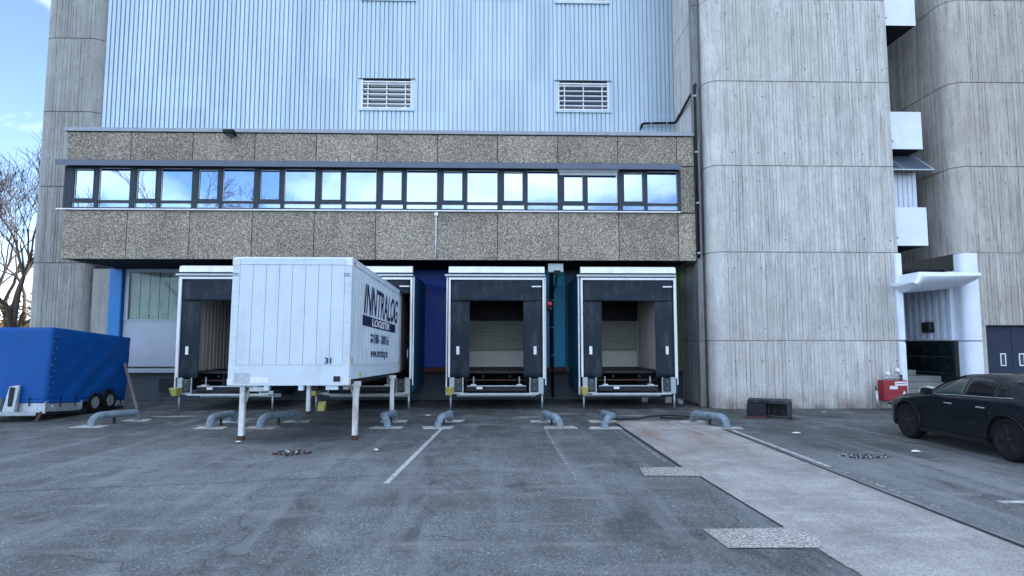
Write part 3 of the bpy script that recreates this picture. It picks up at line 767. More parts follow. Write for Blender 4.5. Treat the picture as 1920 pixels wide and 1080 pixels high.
def make_dock(pushed=False, post_left=True):
    root = thing('loading_dock', (0, DY, 0), 'x', 'loading dock', 'dock shelters in front of the recessed wall')
    P = lambda nm, mt, *b, **k: MB().box(*b).build(nm, mt, root, True, k.get('bev', .004))
    # house: ribbed side walls and roof
    for s in (-1, 1):
        xo = 1.50 * s; xi0 = 1.12 * s
        for k in range(6):
            y0 = .22 + k * .505; o = MB()
            xs = sorted((xi0 - .03 * s, xi0)); o.box(xs[0], xs[1], y0, y0 + .50, 1.18, 4.05)
            for q in range(2):
                xr_ = sorted((xi0 - .03 * s, xi0 - .065 * s)); o.box(xr_[0], xr_[1], y0 + .05 + q * .25, y0 + .17 + q * .25, 1.18, 4.05)
            o.build('side_panel', 'liner', root, True)
        xs = sorted((xo + .004 * s, xo + .02 * s)); P('side_cover', 'teal_dark', xs[0], xs[1], .1, 3.3, .55, 4.14)
    P('roof_panel', 'under', -1.5, 1.5, .1, 3.3, 4.13, 4.2)
    # white frame
    m = MB(); m.box(-1.50, -1.44, -.03, .05, 1.0, 4.10); m.box(1.44, 1.50, -.03, .05, .95, 4.10); m.box(-1.44, 1.44, -.027, .05, 4.03, 4.10)
    m.build('frame', 'white', root, True, .006)
    P('outer_post', 'white', -1.575, -1.535, .06, .12, .45, 4.12); P('outer_post', 'white', 1.515, 1.55, .06, .12, .75, 4.12)
    m = MB(); m.extrude_yz([(-.10, 4.24), (-.06, 4.42), (.10, 4.46), (.10, 4.24)], -1.50, 1.50); m.build('awning', 'white', root, True, .006)
    P('head_rail', 'galv', -1.62, 1.52, -.06, .04, 4.135, 4.20)
    if not pushed:
        o = curtain_sheet(-1.44, 1.44, 3.37, 4.03, .02, 5, .012).build('top_curtain', 'curtain', root, True); solid(o)
        for s in (-1, 1):
            a, b = sorted((1.44 * s, .84 * s))
            o = curtain_sheet(a, b, .98, 3.42, .035, 9 + s, .010).build('side_curtain', 'curtain', root, True); solid(o)
            xm = 1.2 * s; mk = MB().box(xm - .045, xm + .045, -.012, .004, 1.70, 1.95).build('marker', 'white', o, True)
    else:
        o = curtain_sheet(-1.44, 1.44, 3.6, 4.03, .05, 5, .012).build('top_curtain', 'curtain', root, True); solid(o)
        for s in (-1, 1):
            a, b = sorted((1.44 * s, 1.2 * s))
            o = MB().hexa([(1.44 * s, .06, .98), (1.36 * s, .75, .98), (1.43 * s, .06, .98), (1.35 * s, .75, .98), (1.44 * s, .06, 3.6), (1.36 * s, .75, 3.6), (1.43 * s, .06, 3.6), (1.35 * s, .75, 3.6)]).build('side_curtain', 'curtain', root, True)
            MB().box(min(1.335 * s, 1.36 * s) - .02, max(1.335 * s, 1.36 * s) - .02, .3, .42, 1.6, 1.85).build('marker', 'white', o, True)
    P('stripe', 'white', 1.10, 1.40, -.02, .0, 3.80, 3.84)
    # lower corner plates and rubber buffers
    for s in (-1, 1):
        a, b = sorted((1.46 * s, 1.02 * s)); 
        m = MB(); m.box(a, b, .02, .06, .48, .54); 
        c1, c2 = sorted((1.46 * s, 1.30 * s)); m.box(c1, c2, .02, .06, .54, .99)
        c1, c2 = sorted((1.06 * s, 1.02 * s)); m.box(c1, c2, .02, .06, .54, .99)
        m.build('corner_plate', 'galv', root, True, .004)
        c1, c2 = sorted((1.295 * s, 1.065 * s))
        bf = P('buffer', 'dark_glass', c1, c2, -.03, .10, .56, .95, bev=.02)
        for zz in (.65, .86): MB().lathe([(-.045, .012), (-.03, .018)], ((c1 + c2) / 2, 0, zz), 'y', 8).build('bolt', 'galv', bf, True)
        MB().tube([(1.42 * s, .1, 0), (1.42 * s, .1, .5)], .03, 10).build('post', 'galv', root, True)
        MB().lathe([(0, .07), (.012, .07)], (1.42 * s, .1, 0), 'z', 12).build('foot_plate', 'steel_dark', root, True)
    m = MB(); m.extrude_yz([(.0, .455), (.02, .50), (.5, .50), (.5, .44)], -1.18, 1.30); m.build('cross_beam', 'galv', root, True, .004)
    P('chassis_beam', 'galv', -1.3, 1.3, 1.2, 1.28, .30, .42)
    # leveller
    P('platform', 'steel_dark', -1.0, 1.0, .35, 3.35, 1.10, 1.17); P('threshold', 'under', -1.0, 1.0, 3.3, 3.39, .2, 1.10)
    P('lip', 'steel_dark', -.95, .95, .18, .36, .56, .72); P('lip_rail', 'galv', -.92, .92, .15, .18, .70, .735)
    P('cross_tube', 'rust', -1.0, 1.0, .5, .56, .86, .90)
    for s in (-1, 1):
        MB().tube([(.72 * s, .3, .70), (.72 * s, .3, 1.0)], .022, 8).build('ram', 'galv', root, True)
        P('ram_foot', 'white', .72 * s - .08, .72 * s + .08, .14, .34, .737, .765)
        P('side_guard', 'under', *sorted((1.0 * s, 1.43 * s)), 1.2, 1.25, .45, 1.0)
        MB().lathe([(-.02, .045), (.03, .045)], (.42 * s, .5, 1.0), 'y', 10).build('roller', 'steel_dark', root, True)
    P('warning_plate', 'white', -.62, -.44, .140, .149, .62, .69)
    # door of horizontal sections
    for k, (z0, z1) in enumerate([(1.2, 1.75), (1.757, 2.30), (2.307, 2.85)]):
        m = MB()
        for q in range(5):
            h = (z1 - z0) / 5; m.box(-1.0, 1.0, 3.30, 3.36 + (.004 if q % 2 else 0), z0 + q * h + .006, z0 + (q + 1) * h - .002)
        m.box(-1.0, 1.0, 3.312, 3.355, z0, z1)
        m.build('door_section', 'door' if k == 0 else 'door_dark', root, True)
    P('door_seal', 'white', -1.0, 1.0, 3.26, 3.298, 1.19, 1.215)
    MB().lathe([(-.012, .03), (0, .03)], (.62, 3.29, 1.30), 'y', 10).build('door_handle', 'galv', root, True)
    for s in (-1, 1): P('door_jamb', 'liner', *sorted((1.003 * s, 1.08 * s)), 3.26, 3.39, 1.18, 4.05)
    P('door_head', 'black', -1.02, 1.02, 3.22, 3.39, 2.86, 4.12)
    P('ceiling', 'black', -1.42, 1.42, .3, 3.2, 4.06, 4.12)
    if post_left:
        ch = MB(); ch.hexa([(-1.50, -.22, .46), (-1.36, -.22, .46), (-1.50, .06, .46), (-1.36, .06, .46), (-1.56, -.30, .70), (-1.32, -.30, .70), (-1.56, .06, .70), (-1.32, .06, .70)])
        ch.build('wheel_chock_holder', 'yellow', root, True, .015)
    return root
d3 = make_dock(); d3.location = (.03, DY, 0)
docks = [(-8.27, 'first loading dock from the left, partly hidden behind the white swap body'), (4.17, 'rightmost loading dock with dark curtains beside the pale concrete tower')]
tag(d3, 'third loading dock from the left, directly left of the blue wall strip with black pipe')
for x, lb in docks:
    c = copy_tree(d3); c.location = (x, DY, 0); tag(c, lb)
    if x > 0:
        for ch in c.children:
            if ch.name.startswith(('warning_plate',)): ch.location.x = .15
d2 = make_dock(True); d2.location = (-4.1, DY, 0); tag(d2, 'loading dock with the rear of the white swap body pushed into it')
# first dock: door rolled up, dark inside
c1 = [o for o in COL.objects if o.get('label', '').startswith('first loading dock')][0]
for ch in list(c1.children):
    if ch.name.startswith(('door_section', 'door_seal', 'door_handle')): bpy.data.objects.remove(ch)
for ch in c1.children:
    if ch.name.startswith('side_panel') : ch.data = ch.data
m = MB(); m.box(-1.0, 1.0, 3.36, 3.40, 1.2, 3.95).build('door_section', 'under', c1, True)  # dark sheet across the open doorway, paints the unlit interior

# ================================================================== pipe wheel guides
guards = [
 (-10.0, 15.95, -9.55, 'pipe wheel guide nearest the blue trailer, bent grey tube on two pads'),
 (-6.95, 15.6, -6.88, 'pipe wheel guide just left of the near left swap body leg'),
 (-5.74, 15.62, -5.22, 'pipe wheel guide lying underneath the white swap body'),
 (-2.64, 15.56, -2.66, 'short looking pipe wheel guide right of the near right swap body leg'),
 (-1.41, 15.53, -1.19, 'pipe wheel guide at the left of third dock where the long white line ends'),
 (1.58, 15.45, 1.27, 'pipe wheel guide at the right of third dock beside the worn line'),
 (2.66, 15.38, 2.84, 'pipe wheel guide at the left edge of the concrete strip'),
 (5.62, 15.25, 5.18, 'rightmost pipe wheel guide, at the right edge of the concrete strip')]
rg = random.Random(4)
for i, (x0, y0, x1, lb) in enumerate(guards):
    t = thing('wheel_guide', (x0, y0, 0), lb, 'wheel guide', 'bent pipe wheel guides in front of the docks')
    y1 = y0 + 1.15; zc = .25
    dx = (x1 - x0)
    bl_ = {3: -.16, 4: .12, 5: -.12, 6: .20}.get(i, 0)
    P0 = (x0, y0, 0); pts = [P0, (x0, y0, .04)] + arc((x0, y0 + .0, .06), (x0 + .02 * dx + bl_ * .3, y0 + .02, zc + .04), (x0 + .32 * dx + bl_, y0 + .34, zc), 7)
    pts += [(x0 + dx * .85 + bl_ * .15, y1 - .18, zc - .015)] + arc((x0 + dx * .9, y1 - .12, zc - .015), (x1, y1, zc - .015), (x1, y1 + .05, .12), 6)[1:] + [(x1, y1 + .05, 0)]
    MB().tube(pts, .088, 14).build('pipe', 'pipe', t)
    mxp = x0 + dx * .5
    box('support_post', 'steel_dark', t, mxp - .025, mxp + .025, y0 + .52, y0 + .57, 0, .2)
    for (px, py, w) in ((x0, y0, .74), (x1, y1 + .05, .66)):
        j = [rg.uniform(-.05, .05) for _ in range(8)]
        MB().prism([(px - w / 2 + j[0], py - .18 + j[1]), (px + w / 2 + j[2], py - .18 + j[3]), (px + w / 2 + j[4], py + .2 + j[5]), (px - w / 2 + j[6], py + .2 + j[7])], 0, .014).build('concrete_pad', 'pad', t)

# ================================================================== swap body
SW = thing('swap_body', (-4.24, 13.0, 1.2), 'white box swap body standing on four legs in front of second dock', 'container', rot=(R(-1.5), 0, 0))
W_, L_, H_ = 2.47, 7.2, 2.65
hw = W_ / 2
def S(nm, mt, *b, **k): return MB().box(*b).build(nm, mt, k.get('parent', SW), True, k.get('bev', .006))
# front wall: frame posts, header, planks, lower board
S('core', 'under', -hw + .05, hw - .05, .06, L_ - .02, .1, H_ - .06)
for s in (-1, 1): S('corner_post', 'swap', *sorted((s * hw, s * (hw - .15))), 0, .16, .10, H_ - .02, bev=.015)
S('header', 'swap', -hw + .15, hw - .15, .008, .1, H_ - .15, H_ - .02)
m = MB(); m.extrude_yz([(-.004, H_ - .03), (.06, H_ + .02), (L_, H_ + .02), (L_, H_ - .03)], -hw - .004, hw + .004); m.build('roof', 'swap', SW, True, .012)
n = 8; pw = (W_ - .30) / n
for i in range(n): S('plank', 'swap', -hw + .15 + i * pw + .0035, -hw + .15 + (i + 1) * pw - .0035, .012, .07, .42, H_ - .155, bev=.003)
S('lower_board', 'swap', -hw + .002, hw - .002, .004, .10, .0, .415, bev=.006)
# side walls: ribbed planks
for s in (-1, 1):
    xo = s * hw; k = 0; y = .17
    while y < L_ - .2:
        y2 = min(y + .30, L_ - .16); m = MB()
        a, b = sorted((xo - s * .06, xo - s * .012)); m.box(a, b, y + .003, y2 - .003, .40, H_ - .13)
        a, b = sorted((xo - s * .012, xo - s * .0)); m.box(a, b, y + .08, y2 - .08, .44, H_ - .17)
        m.build('side_plank', 'swap', SW, True, .004); y = y2
    S('bottom_rail', 'swap', *sorted((xo - s * .08, xo + s * .002)), .16, L_, .12, .395)
    S('top_rail', 'swap', *sorted((xo - s * .08, xo + s * .002)), .16, L_, H_ - .125, H_ - .032)
    S('rear_post', 'swap', *sorted((xo - s * .12, xo)), L_ - .155, L_, .12, H_ - .03)
    S('corner_fitting', 'steel_dark', *sorted((xo - s * .10, xo + s * .006)), .20, .30, H_ - .115, H_ - .05)
S('rear_door', 'swap', -hw + .12, hw - .12, L_ - .05, L_, .12, H_ - .03)
for x in (-hw + .05, -hw + .11, hw - .05, hw - .11):
    m = MB(); z = .5
    while z < H_ - .2: m.lathe([(-.006, .008), (.001, .011)], (x, -.001, z), 'y', 6); z += .16
    tag(m.build('rivets', 'galv', SW, True), kind='stuff')
for z in (.07, H_ - .11):
    for sx in (-1, 1): S('corner_casting', 'swap_leg', *sorted((sx * (hw + .006), sx * (hw - .13))), -.012, .15, z - .06, z + .07, bev=.012)
S('floor_frame', 'steel_dark', -hw + .1, hw - .1, .1, L_, .02, .13)
for s in (-1, 1): S('long_beam', 'steel_dark', *sorted((s * .42, s * .55)), .2, L_ - .1, -.12, .02)
# legs
def leg(s, y, dz):
    x = s * (hw + .02 if s > 0 else hw - .02) - s * .03
    lg = MB().box(x - .055, x + .055, y - .055, y + .055, -1.19 + dz, .02).build('leg', 'swap_leg', SW, True, .008)
    MB().box(x - .06, x + .06, y - .06, y + .06, -1.20 + dz, -1.10 + dz).build('foot', 'rust', lg, True, .006)
    MB().bar((x - s * .02, y + .05, -.35), (x - s * .16, y + .05, .02), .05, .03).build('brace', 'swap_leg', lg, True)
    MB().bar((x, y + .08, -.45), (x - s * .02, y + .42, .0), .05, .03).build('brace', 'swap_leg', lg, True)
    MB().box(x - .09, x + .09, y - .08, y + .10, -.04, .06).build('hinge', 'swap_leg', lg, True, .01)
leg(-1, .72, .018); leg(1, .72, .018); leg(-1, 5.5, .135); leg(1, 5.5, .135)
for x in (-.45, .25): S('lashing_hook', 'swap', x - .05, x + .05, .02, .14, -.10, 0.01)
S('step_plate', 'galv', -.80, -.42, .05, .2, -.12, -.03); S('light_bar', 'swap', .75, 1.0, .04, .14, -.09, -.005)
S('data_plate', 'galv', -hw + .14, -hw + .44, -.004, .003, .05, .26, bev=.001); S('data_plate', 'paper', -hw + .46, -hw + .84, -.003, .003, .06, .17, bev=.001)
S('twist_lock', 'steel_dark', hw - .32, hw - .18, -.012, .004, .08, .19, bev=.01); S('twist_lock', 'steel_dark', hw - .02, hw + .03, .16, .3, .02, .12, bev=.01)
S('reflector', 'yellow', hw - .004, hw + .006, .12, .27, .44, .56, bev=.001); S('reflector', 'yellow', hw - .0, hw + .007, .95, 1.12, .13, .26, bev=.001)
S('reflector', 'yellow', hw - .0, hw + .007, L_ - .5, L_ - .38, .28, .38, bev=.001)
# eye marks on the posts: two small outlined ovals each
for x in (-hw + .075, hw - .1):
    for dx in (-.028, .028):
        m = MB(); k = 14
        o_ = [(x + dx + .034 * math.cos(2 * math.pi * i / k), -.003, 2.29 + .036 * math.sin(2 * math.pi * i / k)) for i in range(k)]
        i_ = [(x + dx + .022 * math.cos(2 * math.pi * i / k), -.003, 2.29 + .025 * math.sin(2 * math.pi * i / k)) for i in range(k)]
        m.add(o_ + i_, [(i, (i + 1) % k, k + (i + 1) % k, k + i) for i in range(k)]).build('emblem', 'ink', SW, True)
rotx = Matrix.Rotation(R(90), 4, 'X')
text_mesh('31', .17, 'ink', SW, 'lettering', mw=Matrix.Translation((.72, .003, .45)) @ rotx, bold=.004)
side = Matrix.Rotation(R(90), 4, 'Z') @ rotx      # text runs along +Y, faces +X
def side_text(txt, size, y, z, mat='ink', shear=0, sx=1, bold=0.0, dep=.002): return text_mesh(txt, size, mat, SW, 'lettering', shear, sx, Matrix.Translation((hw + .003, y, z)) @ side, bold, dep)
side_text('INNTRALOG', .98, 1.25, 1.60 , shear=.25, sx=.86, bold=.012)
S('sign_band', 'ink', hw + .0, hw + .004, 1.15, 5.75, 1.30, 1.54, bev=.0)
text_mesh('LOGISTIK', .25, 'white', SW, 'lettering', .1, 2.4, Matrix.Translation((hw + .006, 2.2, 1.335)) @ side, .004)
side_text('0180 - 3000 66', .34, 2.45, .92, sx=1.05, bold=.004)
# little telephone mark in front of the number
m = MB(); m.box(hw + .001, hw + .005, 2.12, 2.34, .93, 1.03); m.box(hw + .001, hw + .0052, 2.08, 2.38, 1.08, 1.13); m.build('telephone_mark', 'ink', SW, True)
side_text('www.inntralog.de', .33, 2.15, .58, sx=1.0, bold=.002)

for k, (x, y, s_) in enumerate([(5.95, 21.6, .22), (6.25, 21.2, .16), (5.2, 21.9, .20), (6.4, 21.9, .13)]):
    m = MB(); rs = random.Random(k); v = [(x + i * s_ * rs.uniform(.4, .6), y + j * s_ * rs.uniform(.4, .6), kk * s_ * rs.uniform(.7, 1)) for kk in (0, 1) for j in (-1, 1) for i in (-1, 1)]
    m.hexa(v); o = m.build('concrete_lump', 'pad', bev=.02)
    tag(o, ['broken concrete lump behind the right leg of rightmost dock, biggest one', 'small concrete lump nearest the camera beside the rightmost dock', 'concrete lump deep beneath the rightmost dock', 'smallest concrete lump against the central tower flank'][k], 'rubble')
# yellow wheel chock under the swap body
t = thing('wheel_chock', (-5.5, 20.0, 0), 'yellow wheel chock on the ground beneath the second dock', 'wheel chock')
MB().extrude_yz([(19.3, 0), (19.62, 0), (19.60, .26), (19.52, .28)], -5.42, -5.2).build('block', 'yellow', t, bev=.01)
box('plate', 'rust', t, -5.45, -5.17, 19.63, 19.66, 0, .22)

# ================================================================== covered trailer
TL = thing('covered_trailer', (-11.82, 16.9, .40), 'twin-axle trailer with blue tarpaulin cover parked by the left tower', 'trailer', rot=(R(-4.2), 0, R(0)))
TW, TLn, TH = 2.05, 3.55, 2.08
rt = random.Random(12)
# tarp: front face (y=0) , right side (x=0), top, slightly sagging
def tarp_face(fn, nu, nv, name):
    vs = [fn(i / nu, j / nv) for j in range(nv + 1) for i in range(nu + 1)]; W = nu + 1
    fs = [(j * W + i, j * W + i + 1, (j + 1) * W + i + 1, (j + 1) * W + i) for j in range(nv) for i in range(nu)]
    o = MB().add(vs, fs, True).build(name, 'tarp', TL, True); solid(o, .004); return o
zb = .10
tarp_face(lambda u, v: (-TW * (1 - u), -.012 * math.sin(math.pi * u) * (1 + .6 * math.sin(v * 7)) - .008 * math.sin(9 * u + 5 * v), zb + (TH - zb) * v), 18, 18, 'front_tarp')
def sidef(u, v):
    w = -.03 * math.sin(math.pi * u) * math.sin(math.pi * min(1, v * 1.1)) + .030 * math.sin((u * 1.6 + (1 - v) * 1.1) * 14) * math.exp(-((u - .62) ** 2) * 6) * (1 - v) ** .6 + .006 * math.sin(23 * u + 7 * v)
    z0 = zb + .10 * math.exp(-((u - .6) / .2) ** 4)
    return (w, TLn * u, z0 + (TH - z0) * v)
tarp_face(sidef, 44, 24, 'side_tarp')
tarp_face(lambda u, v: (-TW * (1 - u), TLn * v, TH - .02 * math.sin(math.pi * v * 3) ** 2 * math.sin(math.pi * u) + .003), 12, 24, 'top_tarp')
tarp_face(lambda u, v: (-TW * (1 - u), TLn, zb + (TH - zb) * v), 4, 4, 'rear_tarp')
tarp_face(lambda u, v: (-TW, TLn * u, zb + (TH - zb) * v), 4, 4, 'side_tarp')
# eyelets with cord in a zigzag at the front corner
cord = []
for k in range(12):
    z = TH - .22 - k * .155; y = .06 + (.10 if k % 2 == 0 else .0) ; cord.append((.024, y, z))
    MB().lathe([(-.006, .016), (.006, .016)], (.02, y, z), 'x', 8).build('eyelet', 'galv', TL, True)
MB().tube(cord, .004, 4).build('cord', 'black', TL, True)
tarp_face(lambda u, v: (.014, .04 + (1.9 - .04) * u, zb - .015 + .07 * v), 10, 1, 'hem'); tarp_face(lambda u, v: (-TW * (1 - u), -.022, zb - .01 + .07 * v), 10, 1, 'hem')
for y in (.55, 1.15, 2.95, 3.3): MB().box(.012, .026, y - .015, y + .015, zb - .12, zb + .16).build('strap', 'black', TL, True)
for x in (-1.6, -1.0, -.4): MB().box(x - .015, x + .015, -.034, -.022, zb - .10, zb + .14).build('strap', 'black', TL, True)
# boards and chassis
TP = lambda nm, mt, *b, **k: MB().box(*b).build(nm, mt, k.get('parent', TL), True, k.get('bev', .006))
TP('front_board', 'galv', -TW + .02, -.06, .0, .03, -.16, .10); TP('side_board', 'galv', -.03, .0, .05, 1.45, -.14, .09); TP('side_board', 'galv', -.03, .0, 2.95, TLn, -.05, .1)
TP('corner_stake', 'galv', -.05, .012, -.012, .05, -.18, .14)
TP('frame_rail', 'steel_dark', -.14, -.06, .05, TLn, -.22, -.14); TP('floor', 'steel_dark', -TW, -.03, .03, TLn, -.14, -.08)
TP('clip', 'galv', .0, .03, 1.38, 1.46, -.1, .13)
MB().lathe([(-.01, .03), (.01, .03)], (.012, .25, .0), 'x', 10).build('marker_lamp', 'paper', TL, True)
lg = MB().bar((-.09, .02, -.14), (-.10, -.10, -.36), .055, .055).build('prop_leg', 'rust', TL, True)
MB().box(-.16, -.04, -.16, -.06, -.375, -.35).build('foot', 'rust', lg, True)
for s_ in (0, 1): pass
def wheel(parent, x, y, z, r, w, rimmat, spokes=False, side=1):
    tr = r * .54 if not spokes else r * .72
    prof = [(-w * .05, .02), (-w * .05, tr * .97), (-w / 2, tr), (-w / 2, r * .90), (-w / 2 + .03, r * .985), (-w * .2, r), (w * .2, r), (w / 2 - .03, r * .985), (w / 2, r * .90), (w / 2, tr), (w * .05, tr * .97), (w * .05, .02)]
    wh = MB().lathe(prof, (x, y, z), 'x', 32).build('wheel', 'tyre', parent, True)
    s = side
    MB().lathe([(s * w * .48, tr * 1.02), (s * (w / 2 + .004), tr), (s * (w / 2 + .006), tr * .93), (s * w * .3, tr * .88), (s * w * .2, tr * .5), (s * w * .2, .02)] if not spokes else
               [(s * w * .48, tr * 1.03), (s * (w / 2 + .004), tr * 1.0), (s * (w / 2), tr * .95), (s * w * .12, tr * .9), (s * w * .1, .05)], (x, y, z), 'x', 32).build('rim', rimmat if not spokes else 'black', wh, True)
    if spokes:
        for k in range(5):
            a = 2 * math.pi * k / 5 + .3
            for da in (-.16, .16):
                c = (x + s * (w / 2 - .02), y, z)
                p = (c[0], c[1] + .06 * math.cos(a), c[2] + .06 * math.sin(a)); q = (c[0] - s * .006, c[1] + tr * .97 * math.cos(a + da), c[2] + tr * .97 * math.sin(a + da))
                MB().bar(p, q, .03, .045, up=(1, 0, 0)).build('spoke', 'rim_dark', wh, True, bev=.006)
        MB().lathe([(s * (w / 2 - .05), .075), (s * (w / 2 - .01), .07), (s * (w / 2), .03)], (x, y, z), 'x', 16).build('hub', 'rim_dark', wh, True)
    else:
        MB().lathe([(s * w * .3, tr * .5), (s * w * .42, tr * .46), (s * w * .46, tr * .25), (s * w * .5, tr * .12)], (x, y, z), 'x', 20).build('hub', rimmat, wh, True)
    return wh
for y in (2.02, 2.74):
    z = -.40 + .30 + y * math.tan(R(4.2)) ; wheel(TL, -.06, y, z + .01, .31, .19, 'rim'); wheel(TL, -TW + .1, y, z + .01, .30, .18, 'rim', side=-1)
    m = MB()
    an = [R(5 + i * 14.2) for i in range(13)]
    vs = [(xx, y + .39 * math.cos(a), z + .37 * math.sin(a)) for xx in (-.24, .03) for a in an]
    m.add(vs, [(i, i + 1, 13 + i + 1, 13 + i) for i in range(12)], True); solid(m.build('mudguard', 'black', TL, True), .01)
# drawbar, jockey wheel, wheel chock rack at the front
MB().bar((-.95, .1, -.17), (-1.5, -2.0, -.12), .08, .10).build('drawbar', 'galv', TL, True, bev=.008)
MB().bar((-.25, .05, -.20), (-1.42, -1.2, -.14), .07, .09).build('drawbar', 'galv', TL, True, bev=.008)
jk = MB().tube([(-1.42, -.55, -.30), (-1.42, -.55, .42)], .035, 10).build('jockey_wheel', 'galv', TL, True)
MB().tube([(-1.54, -.55, .42), (-1.30, -.55, .44), (-1.28, -.6, .5)], .016, 8).build('crank', 'rust', jk, True)
MB().lathe([(-.04, .10), (.04, .10)], (-1.42, -.55, -.28), 'x', 16).build('tyre', 'tyre', jk, True)
m = MB(); m.hexa([(-.98, -.18, -.16), (-.66, -.18, -.16), (-.98, -.05, -.16), (-.66, -.05, -.16), (-.88, -.14, .52), (-.62, -.14, .56), (-.88, -.05, .52), (-.62, -.05, .56)]); m.build('chock_rack', 'galv', TL, True, bev=.02)
MB().box(-.84, -.72, -.19, -.14, .0, .50).build('chock', 'steel_dark', TL, True, .02)
MB().box(-1.9, -1.05, -.25, .0, -.12, .22).build('tool_box', 'galv', TL, True, .03)
# plank leaning on the trailer's rear edge
t = thing('wooden_plank', (-10.8, 19.5, 0), 'weathered wooden plank leaning against the rear of the blue trailer', 'plank')
MB().bar((-10.85, 19.45, .02), (-11.68, 20.1, 1.42), .075, .03, up=(0, 1, 0)).build('plank', 'wood', t, bev=.004)

# ================================================================== car
CAR = thing('parked_car', (9.86, 12.22, 0), 'dark navy coupe-like SUV parked at the right edge facing the building', 'car')
CAR.scale = (.9, .9, .9)
def interp(tab, x):
    for (a, va), (b, vb) in zip(tab, tab[1:]):
        if x <= b:
            t_ = (x - a) / (b - a); t_ = max(0, t_); return va + (vb - va) * (t_ * t_ * (3 - 2 * t_) * .5 + t_ * .5)
    return tab[-1][1]
ZT = [(0, .70), (.06, .82), (.25, .93), (.7, 1.08), (1.25, 1.16), (1.5, 1.20), (2.1, 1.50), (2.5, 1.62), (2.95, 1.67), (3.35, 1.66), (3.8, 1.58), (4.3, 1.43), (4.72, 1.21), (4.85, 1.10), (4.95, .98), (5.0, .80)]
ZS = [(0, .68), (.06, .80), (.25, .90), (.9, 1.02), (1.6, 1.10), (3.2, 1.16), (4.2, 1.20), (4.72, 1.14), (4.88, 1.03), (5.0, .76)]
HWt = [(0, .52), (.05, .68), (.15, .80), (.35, .90), (.8, .965), (1.6, .955), (3.1, .965), (3.9, 1.0), (4.5, .955), (4.8, .88), (4.93, .78), (5.0, .68)]
AX1, AX2, WR = .95, 3.94, .425
def sill(s):
    z = .27 + .10 * max(0, 1 - s / .35) + .12 * max(0, (s - 4.6) / .4)
    for a in (AX1, AX2):
        if abs(s - a) < .49: z = max(z, .40 + math.sqrt(max(0, .49 ** 2 - (s - a) ** 2)))
    return z
def section(s):
    w, zs, zt, zb_ = interp(HWt, s), interp(ZS, s), interp(ZT, s), sill(s)
    flare = max(0, .022 * (1 - abs(min(abs(s - AX1), abs(s - AX2)) - .3) / .3))
    h = zs - zb_; arch = zb_ > .5
    wr = max(.3, w - .09 - max(0, zt - zs) * .50)
    pts = [(0, .24 if not arch else .30), (w - .28, .24 if not arch else .30), (w - .26, zb_ - .0), (w - .03 + flare, zb_), (w + flare, zb_ + .10 * h), (w - .012, zb_ + .38 * h), (w - .004, zb_ + .68 * h), (w - .01, zs - .05), (w - .045, zs), (w - .085, zs + .02 * (zt > zs + .12))]
    a = pts[-1]; b = (wr, max(zt - .075, zs - .0 + (zt - zs) * .55))
    for f in (.33, .67): pts.append((a[0] + (b[0] - a[0]) * f + .02 * math.sin(math.pi * f), a[1] + (b[1] - a[1]) * f))
    pts += [b, (wr - .07, b[1] + (zt - b[1]) * .62), (wr * .55, zt - .010), (0, zt)]
    return pts
ss = sorted(set([round(x * .05, 3) for x in range(0, 101)] + [AX1 - .49, AX1 + .49, AX2 - .49, AX2 + .49, AX1 - .47, AX1 + .47, AX2 - .47, AX2 + .47, .02, 4.98, .975]))
secs = [section(s) for s in ss]
def Y(s): return 2.5 - s      # front towards +Y
NP = len(secs[0]); m = MB()
for sgn in (1, -1):
    vs = [(sgn * p[0], Y(s), p[1]) for s, sc in zip(ss, secs) for p in sc]
    fs = []
    for i in range(len(ss) - 1):
        for j in range(NP - 1):
            a = i * NP + j; q = (a, a + 1, a + NP + 1, a + NP); fs.append(q if sgn > 0 else q[::-1])
    m.add(vs, fs, True)
    for idx in (0, len(ss) - 1):
        f = tuple(idx * NP + j for j in range(NP)); k = len(m.v) - len(vs); m.f.append(tuple(i + k for i in f)); m.sm.append(False)
body = m.build('body', 'car', CAR, True)
bmod = body.modifiers.new('w', 'WELD'); bmod.merge_threshold = .0005
# wheels wells
for a in (AX1, AX2):
    for sg in (-1, 1):
        wheel(CAR, sg * (.955 - .135), Y(a), WR, WR, .27, 'rim_dark', True, sg)
        m = MB(); prof = [R(-5 + i * 12.67) for i in range(16)]
        vs = [(sg * xx, Y(a) + .482 * math.cos(t_), .40 + .482 * math.sin(t_)) for xx in (.45, .93) for t_ in prof]
        m.add(vs, [(i, i + 1, 17 + i, 16 + i) for i in range(15)], True); solid(m.build('wheel_well', 'black', CAR, True), .01)
        m = MB().tube([(sg * (interp(HWt, a - .50 * math.cos(t_)) + .012), Y(a) + .50 * math.cos(t_), .40 + .50 * math.sin(t_)) for t_ in [R(-8 + i * 9.8) for i in range(21)]], .018, 6); m.build('arch_trim', 'black', CAR, True)
